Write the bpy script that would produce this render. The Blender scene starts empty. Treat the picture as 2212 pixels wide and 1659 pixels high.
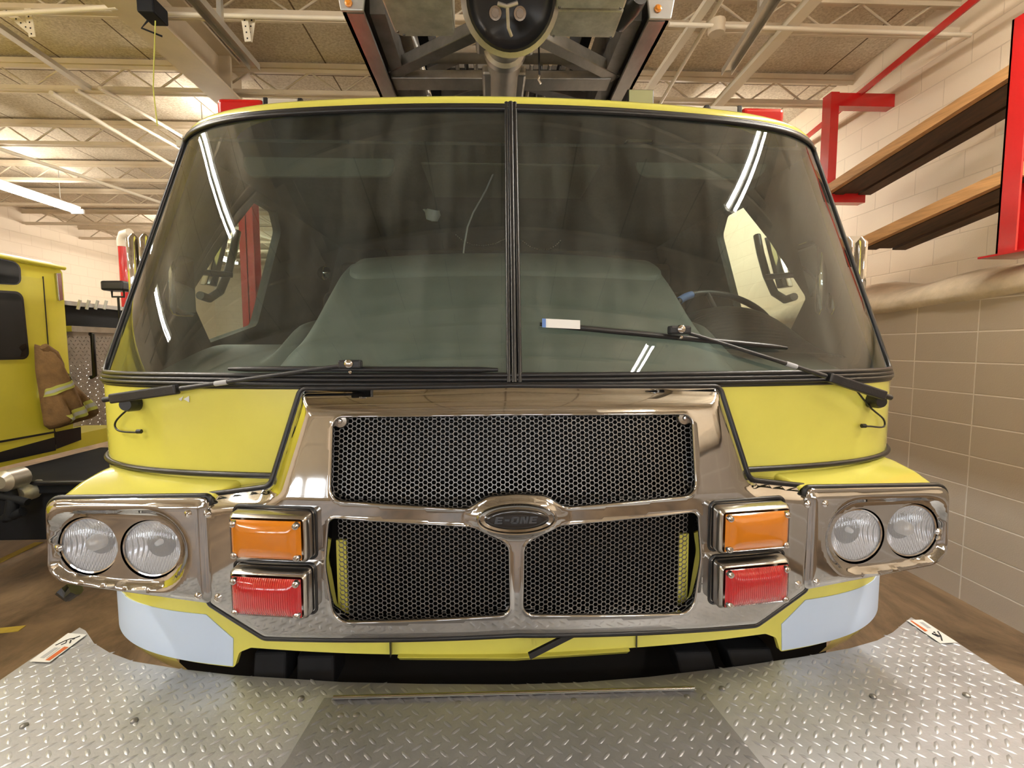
import bpy, math, random
import numpy as np
from mathutils import Vector, Matrix, geometry
random.seed(7)
D = bpy.data
COL = bpy.context.scene.collection
SC = bpy.context.scene

# ------------------------------------------------------------ camera, exposure
F = 1040.0
YAW, PIT, ROL = math.radians(2.35), math.radians(4.32), math.radians(.12)
CAM = Vector((-.056, 0, 1.70))
fw = Vector((math.sin(YAW)*math.cos(PIT), math.cos(YAW)*math.cos(PIT), -math.sin(PIT)))
_r = Vector((math.cos(YAW), -math.sin(YAW), 0)); _d = fw.cross(_r)
rt = _r*math.cos(ROL)+_d*math.sin(ROL); dn = -_r*math.sin(ROL)+_d*math.cos(ROL)
cd = D.cameras.new('camera'); cam = D.objects.new('camera', cd); COL.objects.link(cam)
M = Matrix((rt, -dn, -fw)).transposed().to_4x4(); M.translation = CAM
cam.matrix_world = M
cd.sensor_width = 36; cd.lens = F/2212*36; cd.clip_start = .02; cd.clip_end = 100
SC.camera = cam
SC.view_settings.view_transform = 'Standard'; SC.view_settings.look = 'None'
SC.view_settings.gamma = 1; SC.view_settings.use_curve_mapping = False
SC.view_settings.exposure = 0.0
W = D.worlds.new('world'); SC.world = W; W.use_nodes = True
W.node_tree.nodes['Background'].inputs[0].default_value = (.8, .9, 1, 1)
W.node_tree.nodes['Background'].inputs[1].default_value = .6
try:
    SC.cycles.use_denoising = True
    SC.cycles.max_bounces = 10; SC.cycles.transparent_max_bounces = 16
    SC.cycles.sample_clamp_indirect = 6.0
except Exception: pass
TUBE_POWER = 150.0        # emission of the fluorescent tubes
ADDED_PANE_POWER = 13         # glow of unseen door panes, added as cool light on the truck's front

def U(px, py, X=None, Y=None, Z=None):
    """the point of the place that stands at that spot of the photograph, on a plane of known distance"""
    v = rt*((px-1106)/F)+dn*((py-829.5)/F)+fw
    t = (X-CAM.x)/v.x if X is not None else (Y/v.y if Y is not None else (Z-CAM.z)/v.z)
    return CAM+v*t
def SYM(L, R, yf):
    """half measure of a mirrored pair on the truck's face, as (x, z)"""
    out = []
    for q in (L, R):
        Y = 1.2
        for _ in range(6):
            p = U(q[0], q[1], Y=Y); Y = yf(p.x, p.z)
        out.append(p)
    return ((out[1].x-out[0].x)/2, (out[0].z+out[1].z)/2)

# ------------------------------------------------------------ materials
MT = {}
def nn(t, ty, **k):
    n = t.nodes.new(ty)
    for a, b in k.items(): setattr(n, a, b)
    return n
def mat(name, col, rough=.5, metal=0., var=0., vscale=3., bump=0., bscale=80., coat=0., spec=.5, emit=None, estr=0, trans=0, ior=1.45, col2=None, stretch=None):
    m = D.materials.new(name); m.use_nodes = True; t = m.node_tree; b = t.nodes['Principled BSDF']
    b.inputs['Base Color'].default_value = (*col, 1); b.inputs['Roughness'].default_value = rough
    b.inputs['Metallic'].default_value = metal; b.inputs['Coat Weight'].default_value = coat
    b.inputs['Coat Roughness'].default_value = .04
    b.inputs['Specular IOR Level'].default_value = spec; b.inputs['Transmission Weight'].default_value = trans
    b.inputs['IOR'].default_value = ior
    if emit: b.inputs['Emission Color'].default_value = (*emit, 1); b.inputs['Emission Strength'].default_value = estr
    if var or bump or col2:
        tc = nn(t, 'ShaderNodeTexCoord'); mp = nn(t, 'ShaderNodeMapping'); t.links.new(tc.outputs['Object'], mp.inputs[0])
        if stretch: mp.inputs['Scale'].default_value = stretch
    if var or col2:
        no = nn(t, 'ShaderNodeTexNoise'); no.inputs['Scale'].default_value = vscale; no.inputs['Detail'].default_value = 8
        no.inputs['Roughness'].default_value = .65
        t.links.new(mp.outputs[0], no.inputs['Vector'])
        cr = nn(t, 'ShaderNodeValToRGB'); t.links.new(no.outputs['Fac'], cr.inputs[0])
        c2 = col2 or tuple(c*(1-var) for c in col); c1 = col if col2 else tuple(min(1, c*(1+var*.5)) for c in col)
        cr.color_ramp.elements[0].position = .32; cr.color_ramp.elements[1].position = .68
        cr.color_ramp.elements[0].color = (*c2, 1); cr.color_ramp.elements[1].color = (*c1, 1)
        t.links.new(cr.outputs[0], b.inputs['Base Color'])
    if bump:
        n2 = nn(t, 'ShaderNodeTexNoise'); n2.inputs['Scale'].default_value = bscale; n2.inputs['Detail'].default_value = 4
        t.links.new(mp.outputs[0], n2.inputs['Vector'])
        bp = nn(t, 'ShaderNodeBump'); bp.inputs['Strength'].default_value = bump; bp.inputs['Distance'].default_value = .01
        t.links.new(n2.outputs['Fac'], bp.inputs['Height']); t.links.new(bp.outputs[0], b.inputs['Normal'])
    MT[name] = m; return m
mat('yellow_paint', (.69, .65, .12), .22, coat=.6, var=.07, vscale=2.5, spec=.5)
mat('yellow_far', (.74, .66, .06), .3, coat=.3, var=.05)
mat('chrome', (.46, .46, .46), .045, 1., var=.10, vscale=5, bump=.012, bscale=7)
mat('chrome_rough', (.55, .53, .5), .2, 1., var=.2, vscale=9)
mat('chrome_clean', (.62, .61, .60), .06, 1.)
mat('mesh_metal', (.22, .215, .21), .4, .85)
mat('rubber', (.012, .012, .013), .32, spec=.5)
mat('black_plastic', (.016, .016, .018), .42, bump=.1, bscale=300)
mat('black_frame', (.008, .009, .012), .7, spec=.25, var=.4, vscale=8)
mat('deep_black', (.004, .004, .004), .8)
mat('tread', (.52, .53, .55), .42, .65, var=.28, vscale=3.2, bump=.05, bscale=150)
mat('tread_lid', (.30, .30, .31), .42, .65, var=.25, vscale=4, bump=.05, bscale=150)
mat('tread_far', (.5, .48, .45), .3, .9, var=.2, vscale=6)
mat('aluminium', (.54, .52, .48), .42, .85, var=.35, vscale=6, stretch=(1, .4, 1))
mat('aluminium_dark', (.27, .26, .245), .45, .8, var=.45, vscale=5)
mat('box_alu', (.52, .52, .46), .45, .6, var=.35, vscale=14)
mat('alu_cap', (.6, .6, .58), .4, .5, var=.15)
mat('white_decal', (.56, .68, .88), .45, coat=.2)
mat('amber', (.56, .175, .004), .12, coat=1., spec=.6)
mat('marker_amber', (.8, .28, .02), .2, coat=1.)
mat('red_lens', (.50, .008, .012), .12, coat=1., spec=.6)
mat('red_far', (.48, .008, .008), .15, coat=.6)
mat('red_paint', (.50, .012, .012), .25, coat=.4, var=.1)
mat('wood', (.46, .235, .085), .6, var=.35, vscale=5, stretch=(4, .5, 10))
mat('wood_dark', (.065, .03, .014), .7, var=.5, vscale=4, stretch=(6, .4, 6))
mat('cream_steel', (.62, .52, .38), .55, var=.1)
mat('white_pipe', (.74, .66, .52), .5)
mat('galv', (.55, .52, .46), .35, .7, var=.2)
mat('dash', (.16, .18, .165), .5, var=.1, vscale=10, bump=.05, bscale=400)
mat('trim_dark', (.055, .06, .053), .6, var=.3, vscale=4)
mat('liner', (.05, .048, .042), .75, var=.4, vscale=3)
mat('visor', (.12, .135, .11), .7)
mat('cowl', (.03, .032, .03), .38)
mat('paper', (.75, .75, .73), .6)
mat('orange_print', (.55, .12, .02), .6)
mat('black_print', (.02, .02, .025), .6)
mat('grey_print', (.42, .43, .45), .6)
mat('blue_print', (.10, .2, .5), .6)
mat('olive_box', (.33, .33, .16), .5)
mat('emblem_black', (.004, .004, .005), .15, coat=.8)
mat('letter_grey', (.06, .065, .075), .35, .3)
mat('dark_window', (.008, .009, .010), .06, spec=.6)
mat('coat_cloth', (.22, .125, .05), .9, var=.3, vscale=12, bump=.5, bscale=60)
mat('coat_band', (.50, .50, .10), .6)
mat('coat_silver', (.42, .42, .38), .4)
mat('radiator', (.02, .02, .02), .3, .8)
mat('lens_clear', (.92, .95, 1.), .05, trans=1., ior=1.3)
mat('tube_light', (1, 1, 1), emit=(1, .95, .87), estr=TUBE_POWER)
mat('tube_soft', (1, 1, 1), emit=(1, .95, .87), estr=TUBE_POWER*.5)
mat('door_pane', (1, 1, 1), emit=(.86, .93, 1.), estr=ADDED_PANE_POWER)
mat('fixture_white', (.8, .78, .7), .4)
mat('dirt_yellow', (.5, .36, .05), .8, var=.3)
mat('washer_line', (.012, .012, .012), .4)
mat('skirt_dark', (.20, .17, .02), .3, coat=.3)

def glass(name, tint, dust_haze, fr=1.5, flute=0):
    m = D.materials.new(name); m.use_nodes = True; t = m.node_tree; t.nodes.clear()
    o = nn(t, 'ShaderNodeOutputMaterial'); tr = nn(t, 'ShaderNodeBsdfTransparent'); tr.inputs[0].default_value = (*tint, 1)
    gl = nn(t, 'ShaderNodeBsdfGlossy'); gl.inputs['Roughness'].default_value = .012; gl.inputs[0].default_value = (1, 1, 1, 1)
    df = nn(t, 'ShaderNodeBsdfDiffuse'); df.inputs[0].default_value = (.5, .56, .5, 1)
    f = nn(t, 'ShaderNodeFresnel'); ge = nn(t, 'ShaderNodeNewGeometry'); mf = nn(t, 'ShaderNodeMapRange')
    mf.inputs[3].default_value = fr; mf.inputs[4].default_value = 1/fr     # one sheet stands for both faces of the pane
    t.links.new(ge.outputs['Backfacing'], mf.inputs[0]); t.links.new(mf.outputs[0], f.inputs[0])
    m1 = nn(t, 'ShaderNodeMixShader'); m2 = nn(t, 'ShaderNodeMixShader')
    no = nn(t, 'ShaderNodeTexNoise'); no.inputs['Scale'].default_value = 5; no.inputs['Detail'].default_value = 6
    tc = nn(t, 'ShaderNodeTexCoord'); mp = nn(t, 'ShaderNodeMapping'); mp.inputs['Scale'].default_value = (3, 1, .6)
    t.links.new(tc.outputs['Object'], mp.inputs[0]); t.links.new(mp.outputs[0], no.inputs[0])
    mr = nn(t, 'ShaderNodeMapRange'); mr.inputs[1].default_value = .35; mr.inputs[2].default_value = .8
    mr.inputs[3].default_value = dust_haze*.3; mr.inputs[4].default_value = dust_haze*1.6  # dust, plus a diffuse haze painted in to lift the dark pane
    t.links.new(no.outputs['Fac'], mr.inputs[0]); t.links.new(mr.outputs[0], m2.inputs[0])
    t.links.new(tr.outputs[0], m2.inputs[1]); t.links.new(df.outputs[0], m2.inputs[2])
    t.links.new(f.outputs[0], m1.inputs[0]); t.links.new(m2.outputs[0], m1.inputs[1]); t.links.new(gl.outputs[0], m1.inputs[2])
    t.links.new(m1.outputs[0], o.inputs[0]); MT[name] = m
    if flute:
        wv = nn(t, 'ShaderNodeTexWave'); wv.bands_direction = 'X'; wv.inputs['Scale'].default_value = flute; wv.inputs['Distortion'].default_value = .3
        t.links.new(ge.outputs['Position'], wv.inputs['Vector']); bp = nn(t, 'ShaderNodeBump'); bp.inputs['Strength'].default_value = .6; bp.inputs['Distance'].default_value = .002
        t.links.new(wv.outputs['Fac'], bp.inputs['Height']); t.links.new(bp.outputs[0], gl.inputs['Normal']); t.links.new(bp.outputs[0], df.inputs['Normal'])
        gl.inputs['Roughness'].default_value = .12; df.inputs[0].default_value = (.85, .9, .97, 1)
        mr.inputs[3].default_value = mr.inputs[4].default_value = dust_haze; f.inputs[0].default_value = 1.5  # even pale diffuse mixed in to brighten the dark lens
glass('headlamp_glass', (.97, .98, 1.), .16, 1.8, flute=50)
glass('windshield_glass', (.62, .69, .65), .065, 1.55)
glass('door_glass', (.8, .86, .8), .01, 1.45)

def brickmat(name, c1, c2, mort, w, h, off, plane, low=None, rough=.6, mw=.006, zshift=0., yshift=0.):
    m = D.materials.new(name); m.use_nodes = True; t = m.node_tree; b = t.nodes['Principled BSDF']
    g = nn(t, 'ShaderNodeNewGeometry'); s = nn(t, 'ShaderNodeSeparateXYZ'); t.links.new(g.outputs['Position'], s.inputs[0])
    c = nn(t, 'ShaderNodeCombineXYZ'); a1 = nn(t, 'ShaderNodeMath', operation='ADD'); a2 = nn(t, 'ShaderNodeMath', operation='ADD')
    t.links.new(s.outputs[plane], a1.inputs[0]); a1.inputs[1].default_value = yshift
    t.links.new(s.outputs[2], a2.inputs[0]); a2.inputs[1].default_value = zshift
    t.links.new(a1.outputs[0], c.inputs[0]); t.links.new(a2.outputs[0], c.inputs[1])
    # a slight wander keeps the painted joints from being ruled
    br = nn(t, 'ShaderNodeTexBrick'); br.offset = off; br.inputs['Scale'].default_value = 1
    br.inputs['Brick Width'].default_value = w; br.inputs['Row Height'].default_value = h; br.inputs['Mortar Size'].default_value = mw
    br.inputs['Mortar Smooth'].default_value = .6; br.inputs['Bias'].default_value = 0
    br.inputs['Color1'].default_value = (*c1, 1); br.inputs['Color2'].default_value = (*c2, 1); br.inputs['Mortar'].default_value = (*mort, 1)
    t.links.new(c.outputs[0], br.inputs['Vector'])
    colout = br.outputs['Color']
    if low:
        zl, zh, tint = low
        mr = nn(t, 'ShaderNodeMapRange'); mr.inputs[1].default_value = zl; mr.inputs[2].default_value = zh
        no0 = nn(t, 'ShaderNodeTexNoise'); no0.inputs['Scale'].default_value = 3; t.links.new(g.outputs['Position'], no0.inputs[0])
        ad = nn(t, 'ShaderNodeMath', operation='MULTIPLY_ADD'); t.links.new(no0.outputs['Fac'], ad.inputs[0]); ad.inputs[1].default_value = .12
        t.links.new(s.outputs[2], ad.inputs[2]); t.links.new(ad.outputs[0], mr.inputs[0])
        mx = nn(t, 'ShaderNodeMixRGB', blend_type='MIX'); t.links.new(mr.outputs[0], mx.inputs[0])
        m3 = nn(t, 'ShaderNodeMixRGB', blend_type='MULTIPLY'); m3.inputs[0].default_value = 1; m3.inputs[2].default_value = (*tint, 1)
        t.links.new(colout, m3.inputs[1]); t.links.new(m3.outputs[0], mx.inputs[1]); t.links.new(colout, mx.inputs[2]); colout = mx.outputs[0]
    t.links.new(colout, b.inputs['Base Color']); b.inputs['Roughness'].default_value = rough
    no = nn(t, 'ShaderNodeTexNoise'); no.inputs['Scale'].default_value = 160; t.links.new(g.outputs['Position'], no.inputs[0])
    ad = nn(t, 'ShaderNodeMath', operation='MULTIPLY_ADD'); t.links.new(no.outputs['Fac'], ad.inputs[0]); ad.inputs[1].default_value = .35
    t.links.new(br.outputs['Fac'], ad.inputs[2])
    bp = nn(t, 'ShaderNodeBump'); bp.inputs['Strength'].default_value = .35; bp.inputs['Distance'].default_value = .006; bp.invert = True
    t.links.new(ad.outputs[0], bp.inputs['Height']); t.links.new(bp.outputs[0], b.inputs['Normal']); MT[name] = m
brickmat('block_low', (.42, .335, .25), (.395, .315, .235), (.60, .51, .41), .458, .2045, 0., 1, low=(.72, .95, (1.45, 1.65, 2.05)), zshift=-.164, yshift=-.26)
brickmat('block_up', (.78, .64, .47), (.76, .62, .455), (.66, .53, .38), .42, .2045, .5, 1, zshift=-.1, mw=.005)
brickmat('block_left', (.80, .66, .50), (.78, .645, .49), (.70, .56, .41), .42, .2045, .5, 1, mw=.006)
brickmat('block_back', (.72, .62, .48), (.70, .6, .47), (.60, .5, .38), .42, .2045, .5, 0, mw=.006)

def tectum():
    m = D.materials.new('roof_deck'); m.use_nodes = True; t = m.node_tree; b = t.nodes['Principled BSDF']
    g = nn(t, 'ShaderNodeNewGeometry')
    n1 = nn(t, 'ShaderNodeTexNoise'); n1.inputs['Scale'].default_value = 45; n1.inputs['Detail'].default_value = 6; n1.inputs['Roughness'].default_value = .8
    n2 = nn(t, 'ShaderNodeTexNoise'); n2.inputs['Scale'].default_value = 1.3; n2.inputs['Detail'].default_value = 5
    t.links.new(g.outputs['Position'], n1.inputs[0]); t.links.new(g.outputs['Position'], n2.inputs[0])
    cr = nn(t, 'ShaderNodeValToRGB'); cr.color_ramp.elements[0].position = .33; cr.color_ramp.elements[1].position = .62
    cr.color_ramp.elements[0].color = (.48, .38, .26, 1); cr.color_ramp.elements[1].color = (.86, .76, .6, 1)
    t.links.new(n1.outputs['Fac'], cr.inputs[0])
    c2 = nn(t, 'ShaderNodeValToRGB'); c2.color_ramp.elements[0].position = .35; c2.color_ramp.elements[1].position = .65
    c2.color_ramp.elements[0].color = (.72, .7, .66, 1); c2.color_ramp.elements[1].color = (1, 1, 1, 1)
    t.links.new(n2.outputs['Fac'], c2.inputs[0])
    mx = nn(t, 'ShaderNodeMixRGB', blend_type='MULTIPLY'); mx.inputs[0].default_value = 1
    t.links.new(cr.outputs[0], mx.inputs[1]); t.links.new(c2.outputs[0], mx.inputs[2])
    br = nn(t, 'ShaderNodeTexBrick'); br.offset = 0; br.inputs['Scale'].default_value = 1; br.inputs['Brick Width'].default_value = .8
    br.inputs['Row Height'].default_value = 1.25; br.inputs['Mortar Size'].default_value = .008; br.inputs['Mortar Smooth'].default_value = .2
    br.inputs['Color1'].default_value = (1, 1, 1, 1); br.inputs['Color2'].default_value = (.93, .93, .93, 1); br.inputs['Mortar'].default_value = (.22, .17, .12, 1)
    t.links.new(g.outputs['Position'], br.inputs['Vector'])
    m2 = nn(t, 'ShaderNodeMixRGB', blend_type='MULTIPLY'); m2.inputs[0].default_value = 1
    t.links.new(mx.outputs[0], m2.inputs[1]); t.links.new(br.outputs['Color'], m2.inputs[2])
    t.links.new(m2.outputs[0], b.inputs['Base Color']); b.inputs['Roughness'].default_value = .9
    bp = nn(t, 'ShaderNodeBump'); bp.inputs['Strength'].default_value = .4; bp.inputs['Distance'].default_value = .01
    t.links.new(n1.outputs['Fac'], bp.inputs['Height']); t.links.new(bp.outputs[0], b.inputs['Normal']); MT['roof_deck'] = m
tectum()
def concrete():
    m = D.materials.new('concrete'); m.use_nodes = True; t = m.node_tree; b = t.nodes['Principled BSDF']
    g = nn(t, 'ShaderNodeNewGeometry'); mp = nn(t, 'ShaderNodeMapping'); mp.inputs['Scale'].default_value = (1, .5, 1); t.links.new(g.outputs['Position'], mp.inputs[0])
    n1 = nn(t, 'ShaderNodeTexNoise'); n1.inputs['Scale'].default_value = 2.6; n1.inputs['Detail'].default_value = 10; n1.inputs['Roughness'].default_value = .7
    n1.inputs['Distortion'].default_value = .6
    t.links.new(mp.outputs[0], n1.inputs[0])
    cr = nn(t, 'ShaderNodeValToRGB'); cr.color_ramp.elements[0].position = .36; cr.color_ramp.elements[1].position = .66
    cr.color_ramp.elements[0].color = (.075, .048, .026, 1); cr.color_ramp.elements[1].color = (.30, .20, .115, 1)
    t.links.new(n1.outputs['Fac'], cr.inputs[0]); t.links.new(cr.outputs[0], b.inputs['Base Color']); b.inputs['Roughness'].default_value = .45
    MT['concrete'] = m
concrete()

# ------------------------------------------------------------ mesh tools
class MB:
    def __init__(s): s.v = []; s.f = []
    def add(s, vs, fs):
        o = len(s.v); s.v += [tuple(v) for v in vs]; s.f += [tuple(i+o for i in f) for f in fs]; return s
    def box(s, a, b):
        x0, y0, z0 = [min(p, q) for p, q in zip(a, b)]; x1, y1, z1 = [max(p, q) for p, q in zip(a, b)]
        return s.hexa([(x0, y0, z0), (x1, y0, z0), (x1, y1, z0), (x0, y1, z0), (x0, y0, z1), (x1, y0, z1), (x1, y1, z1), (x0, y1, z1)])
    def hexa(s, c): return s.add(c, [(0, 3, 2, 1), (4, 5, 6, 7), (0, 1, 5, 4), (1, 2, 6, 5), (2, 3, 7, 6), (3, 0, 4, 7)])
    def tube(s, pts, r, n=8, closed=False, caps=True, flat=None):
        pts = [Vector(p) for p in pts]; N = len(pts); rs = r if isinstance(r, (list, tuple)) else [r]*N
        up = None; rings = []
        for i, p in enumerate(pts):
            a = pts[(i-1) % N] if (closed or i > 0) else p; b = pts[(i+1) % N] if (closed or i < N-1) else p
            t = (b-a)
            if t.length < 1e-9: t = Vector((0, 0, 1))
            t.normalize()
            if up is None:
                up = t.cross(Vector((0, 0, 1)))
                if up.length < .1: up = t.cross(Vector((0, 1, 0)))
            up = (up-t*up.dot(t)); up.normalize(); w = t.cross(up)
            k = flat or 1
            rings.append([p+up*(rs[i]*math.cos(2*math.pi*j/n))+w*(rs[i]*k*math.sin(2*math.pi*j/n)) for j in range(n)])
        vs = [q for R in rings for q in R]; fs = []
        for i in range(N if closed else N-1):
            for j in range(n):
                k2 = (i+1) % N
                fs.append((i*n+j, i*n+(j+1) % n, k2*n+(j+1) % n, k2*n+j))
        if caps and not closed: fs += [tuple(range(n))[::-1], tuple((N-1)*n+j for j in range(n))]
        return s.add(vs, fs)
    def bar(s, a, b, w, h, up=(0, 0, 1)):
        a = Vector(a); b = Vector(b); t = (b-a).normalized(); u = Vector(up); x = t.cross(u)
        if x.length < 1e-3: x = t.cross(Vector((0, 1, 0)))
        x.normalize(); y = x.cross(t)
        c = [p+x*(i*w/2)+y*(j*h/2) for p in (a, b) for i, j in ((-1, -1), (1, -1), (1, 1), (-1, 1))]
        return s.add(c, [(0, 1, 2, 3), (7, 6, 5, 4), (0, 4, 5, 1), (1, 5, 6, 2), (2, 6, 7, 3), (3, 7, 4, 0)])
    def prism(s, poly, vec):
        vec = Vector(vec); n = len(poly); P = [Vector(p) for p in poly]
        return s.add(P+[p+vec for p in P], [tuple(range(n)), tuple(range(2*n-1, n-1, -1))]+[(i, i+n, (i+1) % n+n, (i+1) % n) for i in range(n)])
    def lathe(s, c, axis, prof, n=24):
        """prof: (radius, distance along axis)"""
        c = Vector(c); a = Vector(axis).normalized(); u = a.cross(Vector((0, 0, 1)))
        if u.length < .1: u = a.cross(Vector((1, 0, 0)))
        u.normalize(); w = a.cross(u); vs = []; m = len(prof)
        for r, h in prof: vs += [c+a*h+u*(max(r, 1e-5)*math.cos(2*math.pi*j/n))+w*(max(r, 1e-5)*math.sin(2*math.pi*j/n)) for j in range(n)]
        fs = [(i*n+j, i*n+(j+1) % n, (i+1)*n+(j+1) % n, (i+1)*n+j) for i in range(m-1) for j in range(n)]
        return s.add(vs, fs)
    def grid(s, fn, nu, nv, closed_u=False):
        vs = [fn(i/(nu if closed_u else nu-1), j/(nv-1)) for j in range(nv) for i in range(nu)]
        fs = [(j*nu+i, j*nu+(i+1) % nu, (j+1)*nu+(i+1) % nu, (j+1)*nu+i) for j in range(nv-1) for i in range(nu if closed_u else nu-1)]
        return s.add(vs, fs)
    def build(s, name, m, parent=None, smooth=None, bevel=0, solid=0, seg=2):
        me = D.meshes.new(name); me.from_pydata([tuple(v) for v in s.v], [], s.f); me.update()
        import bmesh
        bm = bmesh.new(); bm.from_mesh(me); bmesh.ops.remove_doubles(bm, verts=bm.verts, dist=1e-6)
        bmesh.ops.recalc_face_normals(bm, faces=bm.faces); bm.to_mesh(me); bm.free()
        me.materials.append(MT[m]); o = D.objects.new(name, me); COL.objects.link(o)
        if smooth is not None:
            me.shade_smooth()
            try: me.set_sharp_from_angle(angle=math.radians(smooth))
            except Exception: pass
        if solid:
            q = o.modifiers.new('solid', 'SOLIDIFY'); q.thickness = solid; q.offset = 0
        if bevel:
            q = o.modifiers.new('bevel', 'BEVEL'); q.width = bevel; q.segments = seg; q.limit_method = 'ANGLE'; q.angle_limit = math.radians(40)
        if parent: o.parent = parent; o.matrix_parent_inverse = PINV(parent)
        return o
def PINV(p):
    return p.matrix_basis.inverted() if (p.type == 'EMPTY' and not p.parent) else Matrix.Identity(4)
def tag(o, label, cat, group=None):
    o['label'] = label; o['category'] = cat
    if group: o['group'] = group
    return o
def thing(name, loc, label, cat, group=None):
    o = D.objects.new(name, None); o.empty_display_size = .2; o.location = loc; COL.objects.link(o); return tag(o, label, cat, group)
def struct(o): o['kind'] = 'structure'; return o

def fillet(pts, n=7):
    """polygon of (x, y, r) -> rounded outline"""
    out = []; N = len(pts)
    for i in range(N):
        x, y, r = pts[i]; p = Vector((x, y)); a = Vector(pts[i-1][:2])-p; b = Vector(pts[(i+1) % N][:2])-p
        if r <= 0: out.append(p); continue
        la, lb = a.length, b.length; a.normalize(); b.normalize()
        th = math.acos(max(-1, min(1, a.dot(b))))
        if th > 3.1: out.append(p); continue
        d = min(r/math.tan(th/2), la*.49, lb*.49); rr = d*math.tan(th/2)
        c = p+(a+b).normalized()*(rr/math.sin(th/2)); s = p+a*d; e = p+b*d
        v0 = s-c; v1 = e-c; ang = v0.angle_signed(v1)
        for k in range(n+1):
            q = -ang*k/n; out.append(c+Vector((v0.x*math.cos(q)-v0.y*math.sin(q), v0.x*math.sin(q)+v0.y*math.cos(q))))
    return out
def resamp(P, step):
    out = []; N = len(P)
    for i in range(N):
        a = Vector(P[i]); b = Vector(P[(i+1) % N]); L = (b-a).length
        if L < 1e-6: continue
        k = max(1, int(math.ceil(L/step)))
        for j in range(k): out.append(a.lerp(b, j/k))
    return out
def inside(P, X, Y):
    P = np.array([(p[0], p[1]) for p in P]); r = np.zeros(len(X), bool); j = len(P)-1
    for i in range(len(P)):
        xi, yi = P[i]; xj, yj = P[j]
        if yi != yj:
            c = ((yi > Y) != (yj > Y)) & (X < (xj-xi)*(Y-yi)/(yj-yi)+xi); r ^= c
        j = i
    return r
def dist(P, X, Y):
    P = np.array([(p[0], p[1]) for p in P]); d = np.full(len(X), 1e9)
    for i in range(len(P)):
        a = P[i-1]; b = P[i]; ab = b-a; l = ab@ab
        if l < 1e-12: continue
        t = np.clip(((X-a[0])*ab[0]+(Y-a[1])*ab[1])/l, 0, 1)
        d = np.minimum(d, np.hypot(X-a[0]-t*ab[0], Y-a[1]-t*ab[1]))
    return d
def dist1(P, x, y):
    A = np.roll(P, 1, 0); ab = P-A; l = (ab*ab).sum(1)+1e-12; t = np.clip(((x-A[:, 0])*ab[:, 0]+(y-A[:, 1])*ab[:, 1])/l, 0, 1)
    return float(np.sqrt(((x-A[:, 0]-t*ab[:, 0])**2+(y-A[:, 1]-t*ab[:, 1])**2).min()))
def in1(P, x, y):
    A = np.roll(P, 1, 0); c = ((P[:, 1] > y) != (A[:, 1] > y)); k = c&(x < (A[:, 0]-P[:, 0])*(y-P[:, 1])/(A[:, 1]-P[:, 1]+1e-15)+P[:, 0])
    return bool(k.sum() % 2)
def skin(outer, holes, fmap, step, rim=(), hrim=(), back=None):
    """a sheet with openings laid on a curved surface, its edges rolled back by rim = [(outward, backward), ...]"""
    mb = MB(); loops = [resamp(outer, step)]+[resamp(h, step) for h in holes]
    xs = [p[0] for p in outer]; ys = [p[1] for p in outer]
    gx, gy = np.meshgrid(np.arange(min(xs), max(xs), step), np.arange(min(ys), max(ys), step)); gx = gx.ravel(); gy = gy.ravel()
    ok = inside(loops[0], gx, gy)&(dist(loops[0], gx, gy) > step*.55)
    for h in loops[1:]: ok &= ~inside(h, gx, gy); ok &= dist(h, gx, gy) > step*.55
    vs = []; es = []
    for L in loops:
        o = len(vs); vs += [Vector((p[0], p[1])) for p in L]; es += [(o+i, o+(i+1) % len(L)) for i in range(len(L))]
    vs += [Vector((a, b)) for a, b in zip(gx[ok], gy[ok])]
    rv, re, rf, *_ = geometry.delaunay_2d_cdt(vs, es, [], 0, 1e-7)
    cx = np.array([sum(rv[i].x for i in f)/3 for f in rf]); cy = np.array([sum(rv[i].y for i in f)/3 for f in rf])
    k = inside(loops[0], cx, cy)
    for h in loops[1:]: k &= ~inside(h, cx, cy)
    mb.add([fmap(p.x, p.y) for p in rv], [tuple(f) for f, q in zip(rf, k) if q])
    bk = back or (lambda x, y: Vector((0, 1, 0)))
    for li, L in enumerate(loops):
        st = rim if li == 0 else hrim
        if not st: continue
        N = len(L); area = sum(L[i-1][0]*L[i][1]-L[i][0]*L[i-1][1] for i in range(N))
        sg = (1 if area > 0 else -1)*(1 if li == 0 else -1)
        rows = []
        nrm = []
        for i in range(N):
            t = Vector(L[(i+1) % N])-Vector(L[i-1]); t.normalize(); nrm.append(Vector((t.y, -t.x))*sg)
        for (o_, d_) in [(0, 0)]+list(st):
            rows.append([Vector(fmap(L[i][0]+nrm[i].x*o_, L[i][1]+nrm[i].y*o_))+bk(L[i][0], L[i][1])*d_ for i in range(N)])
        m = len(rows); mb.add([p for R in rows for p in R], [(a*N+i, a*N+(i+1) % N, (a+1)*N+(i+1) % N, (a+1)*N+i) for a in range(m-1) for i in range(N)])
    return mb
def mirrored(half): return [(x, z, r) for x, z, r in half]+[(-x, z, r) for x, z, r in reversed(half) if abs(x) > 1e-6]
def ss(a, b, x):
    t = max(0, min(1, (x-a)/(b-a))); return t*t*(3-2*t)

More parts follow.
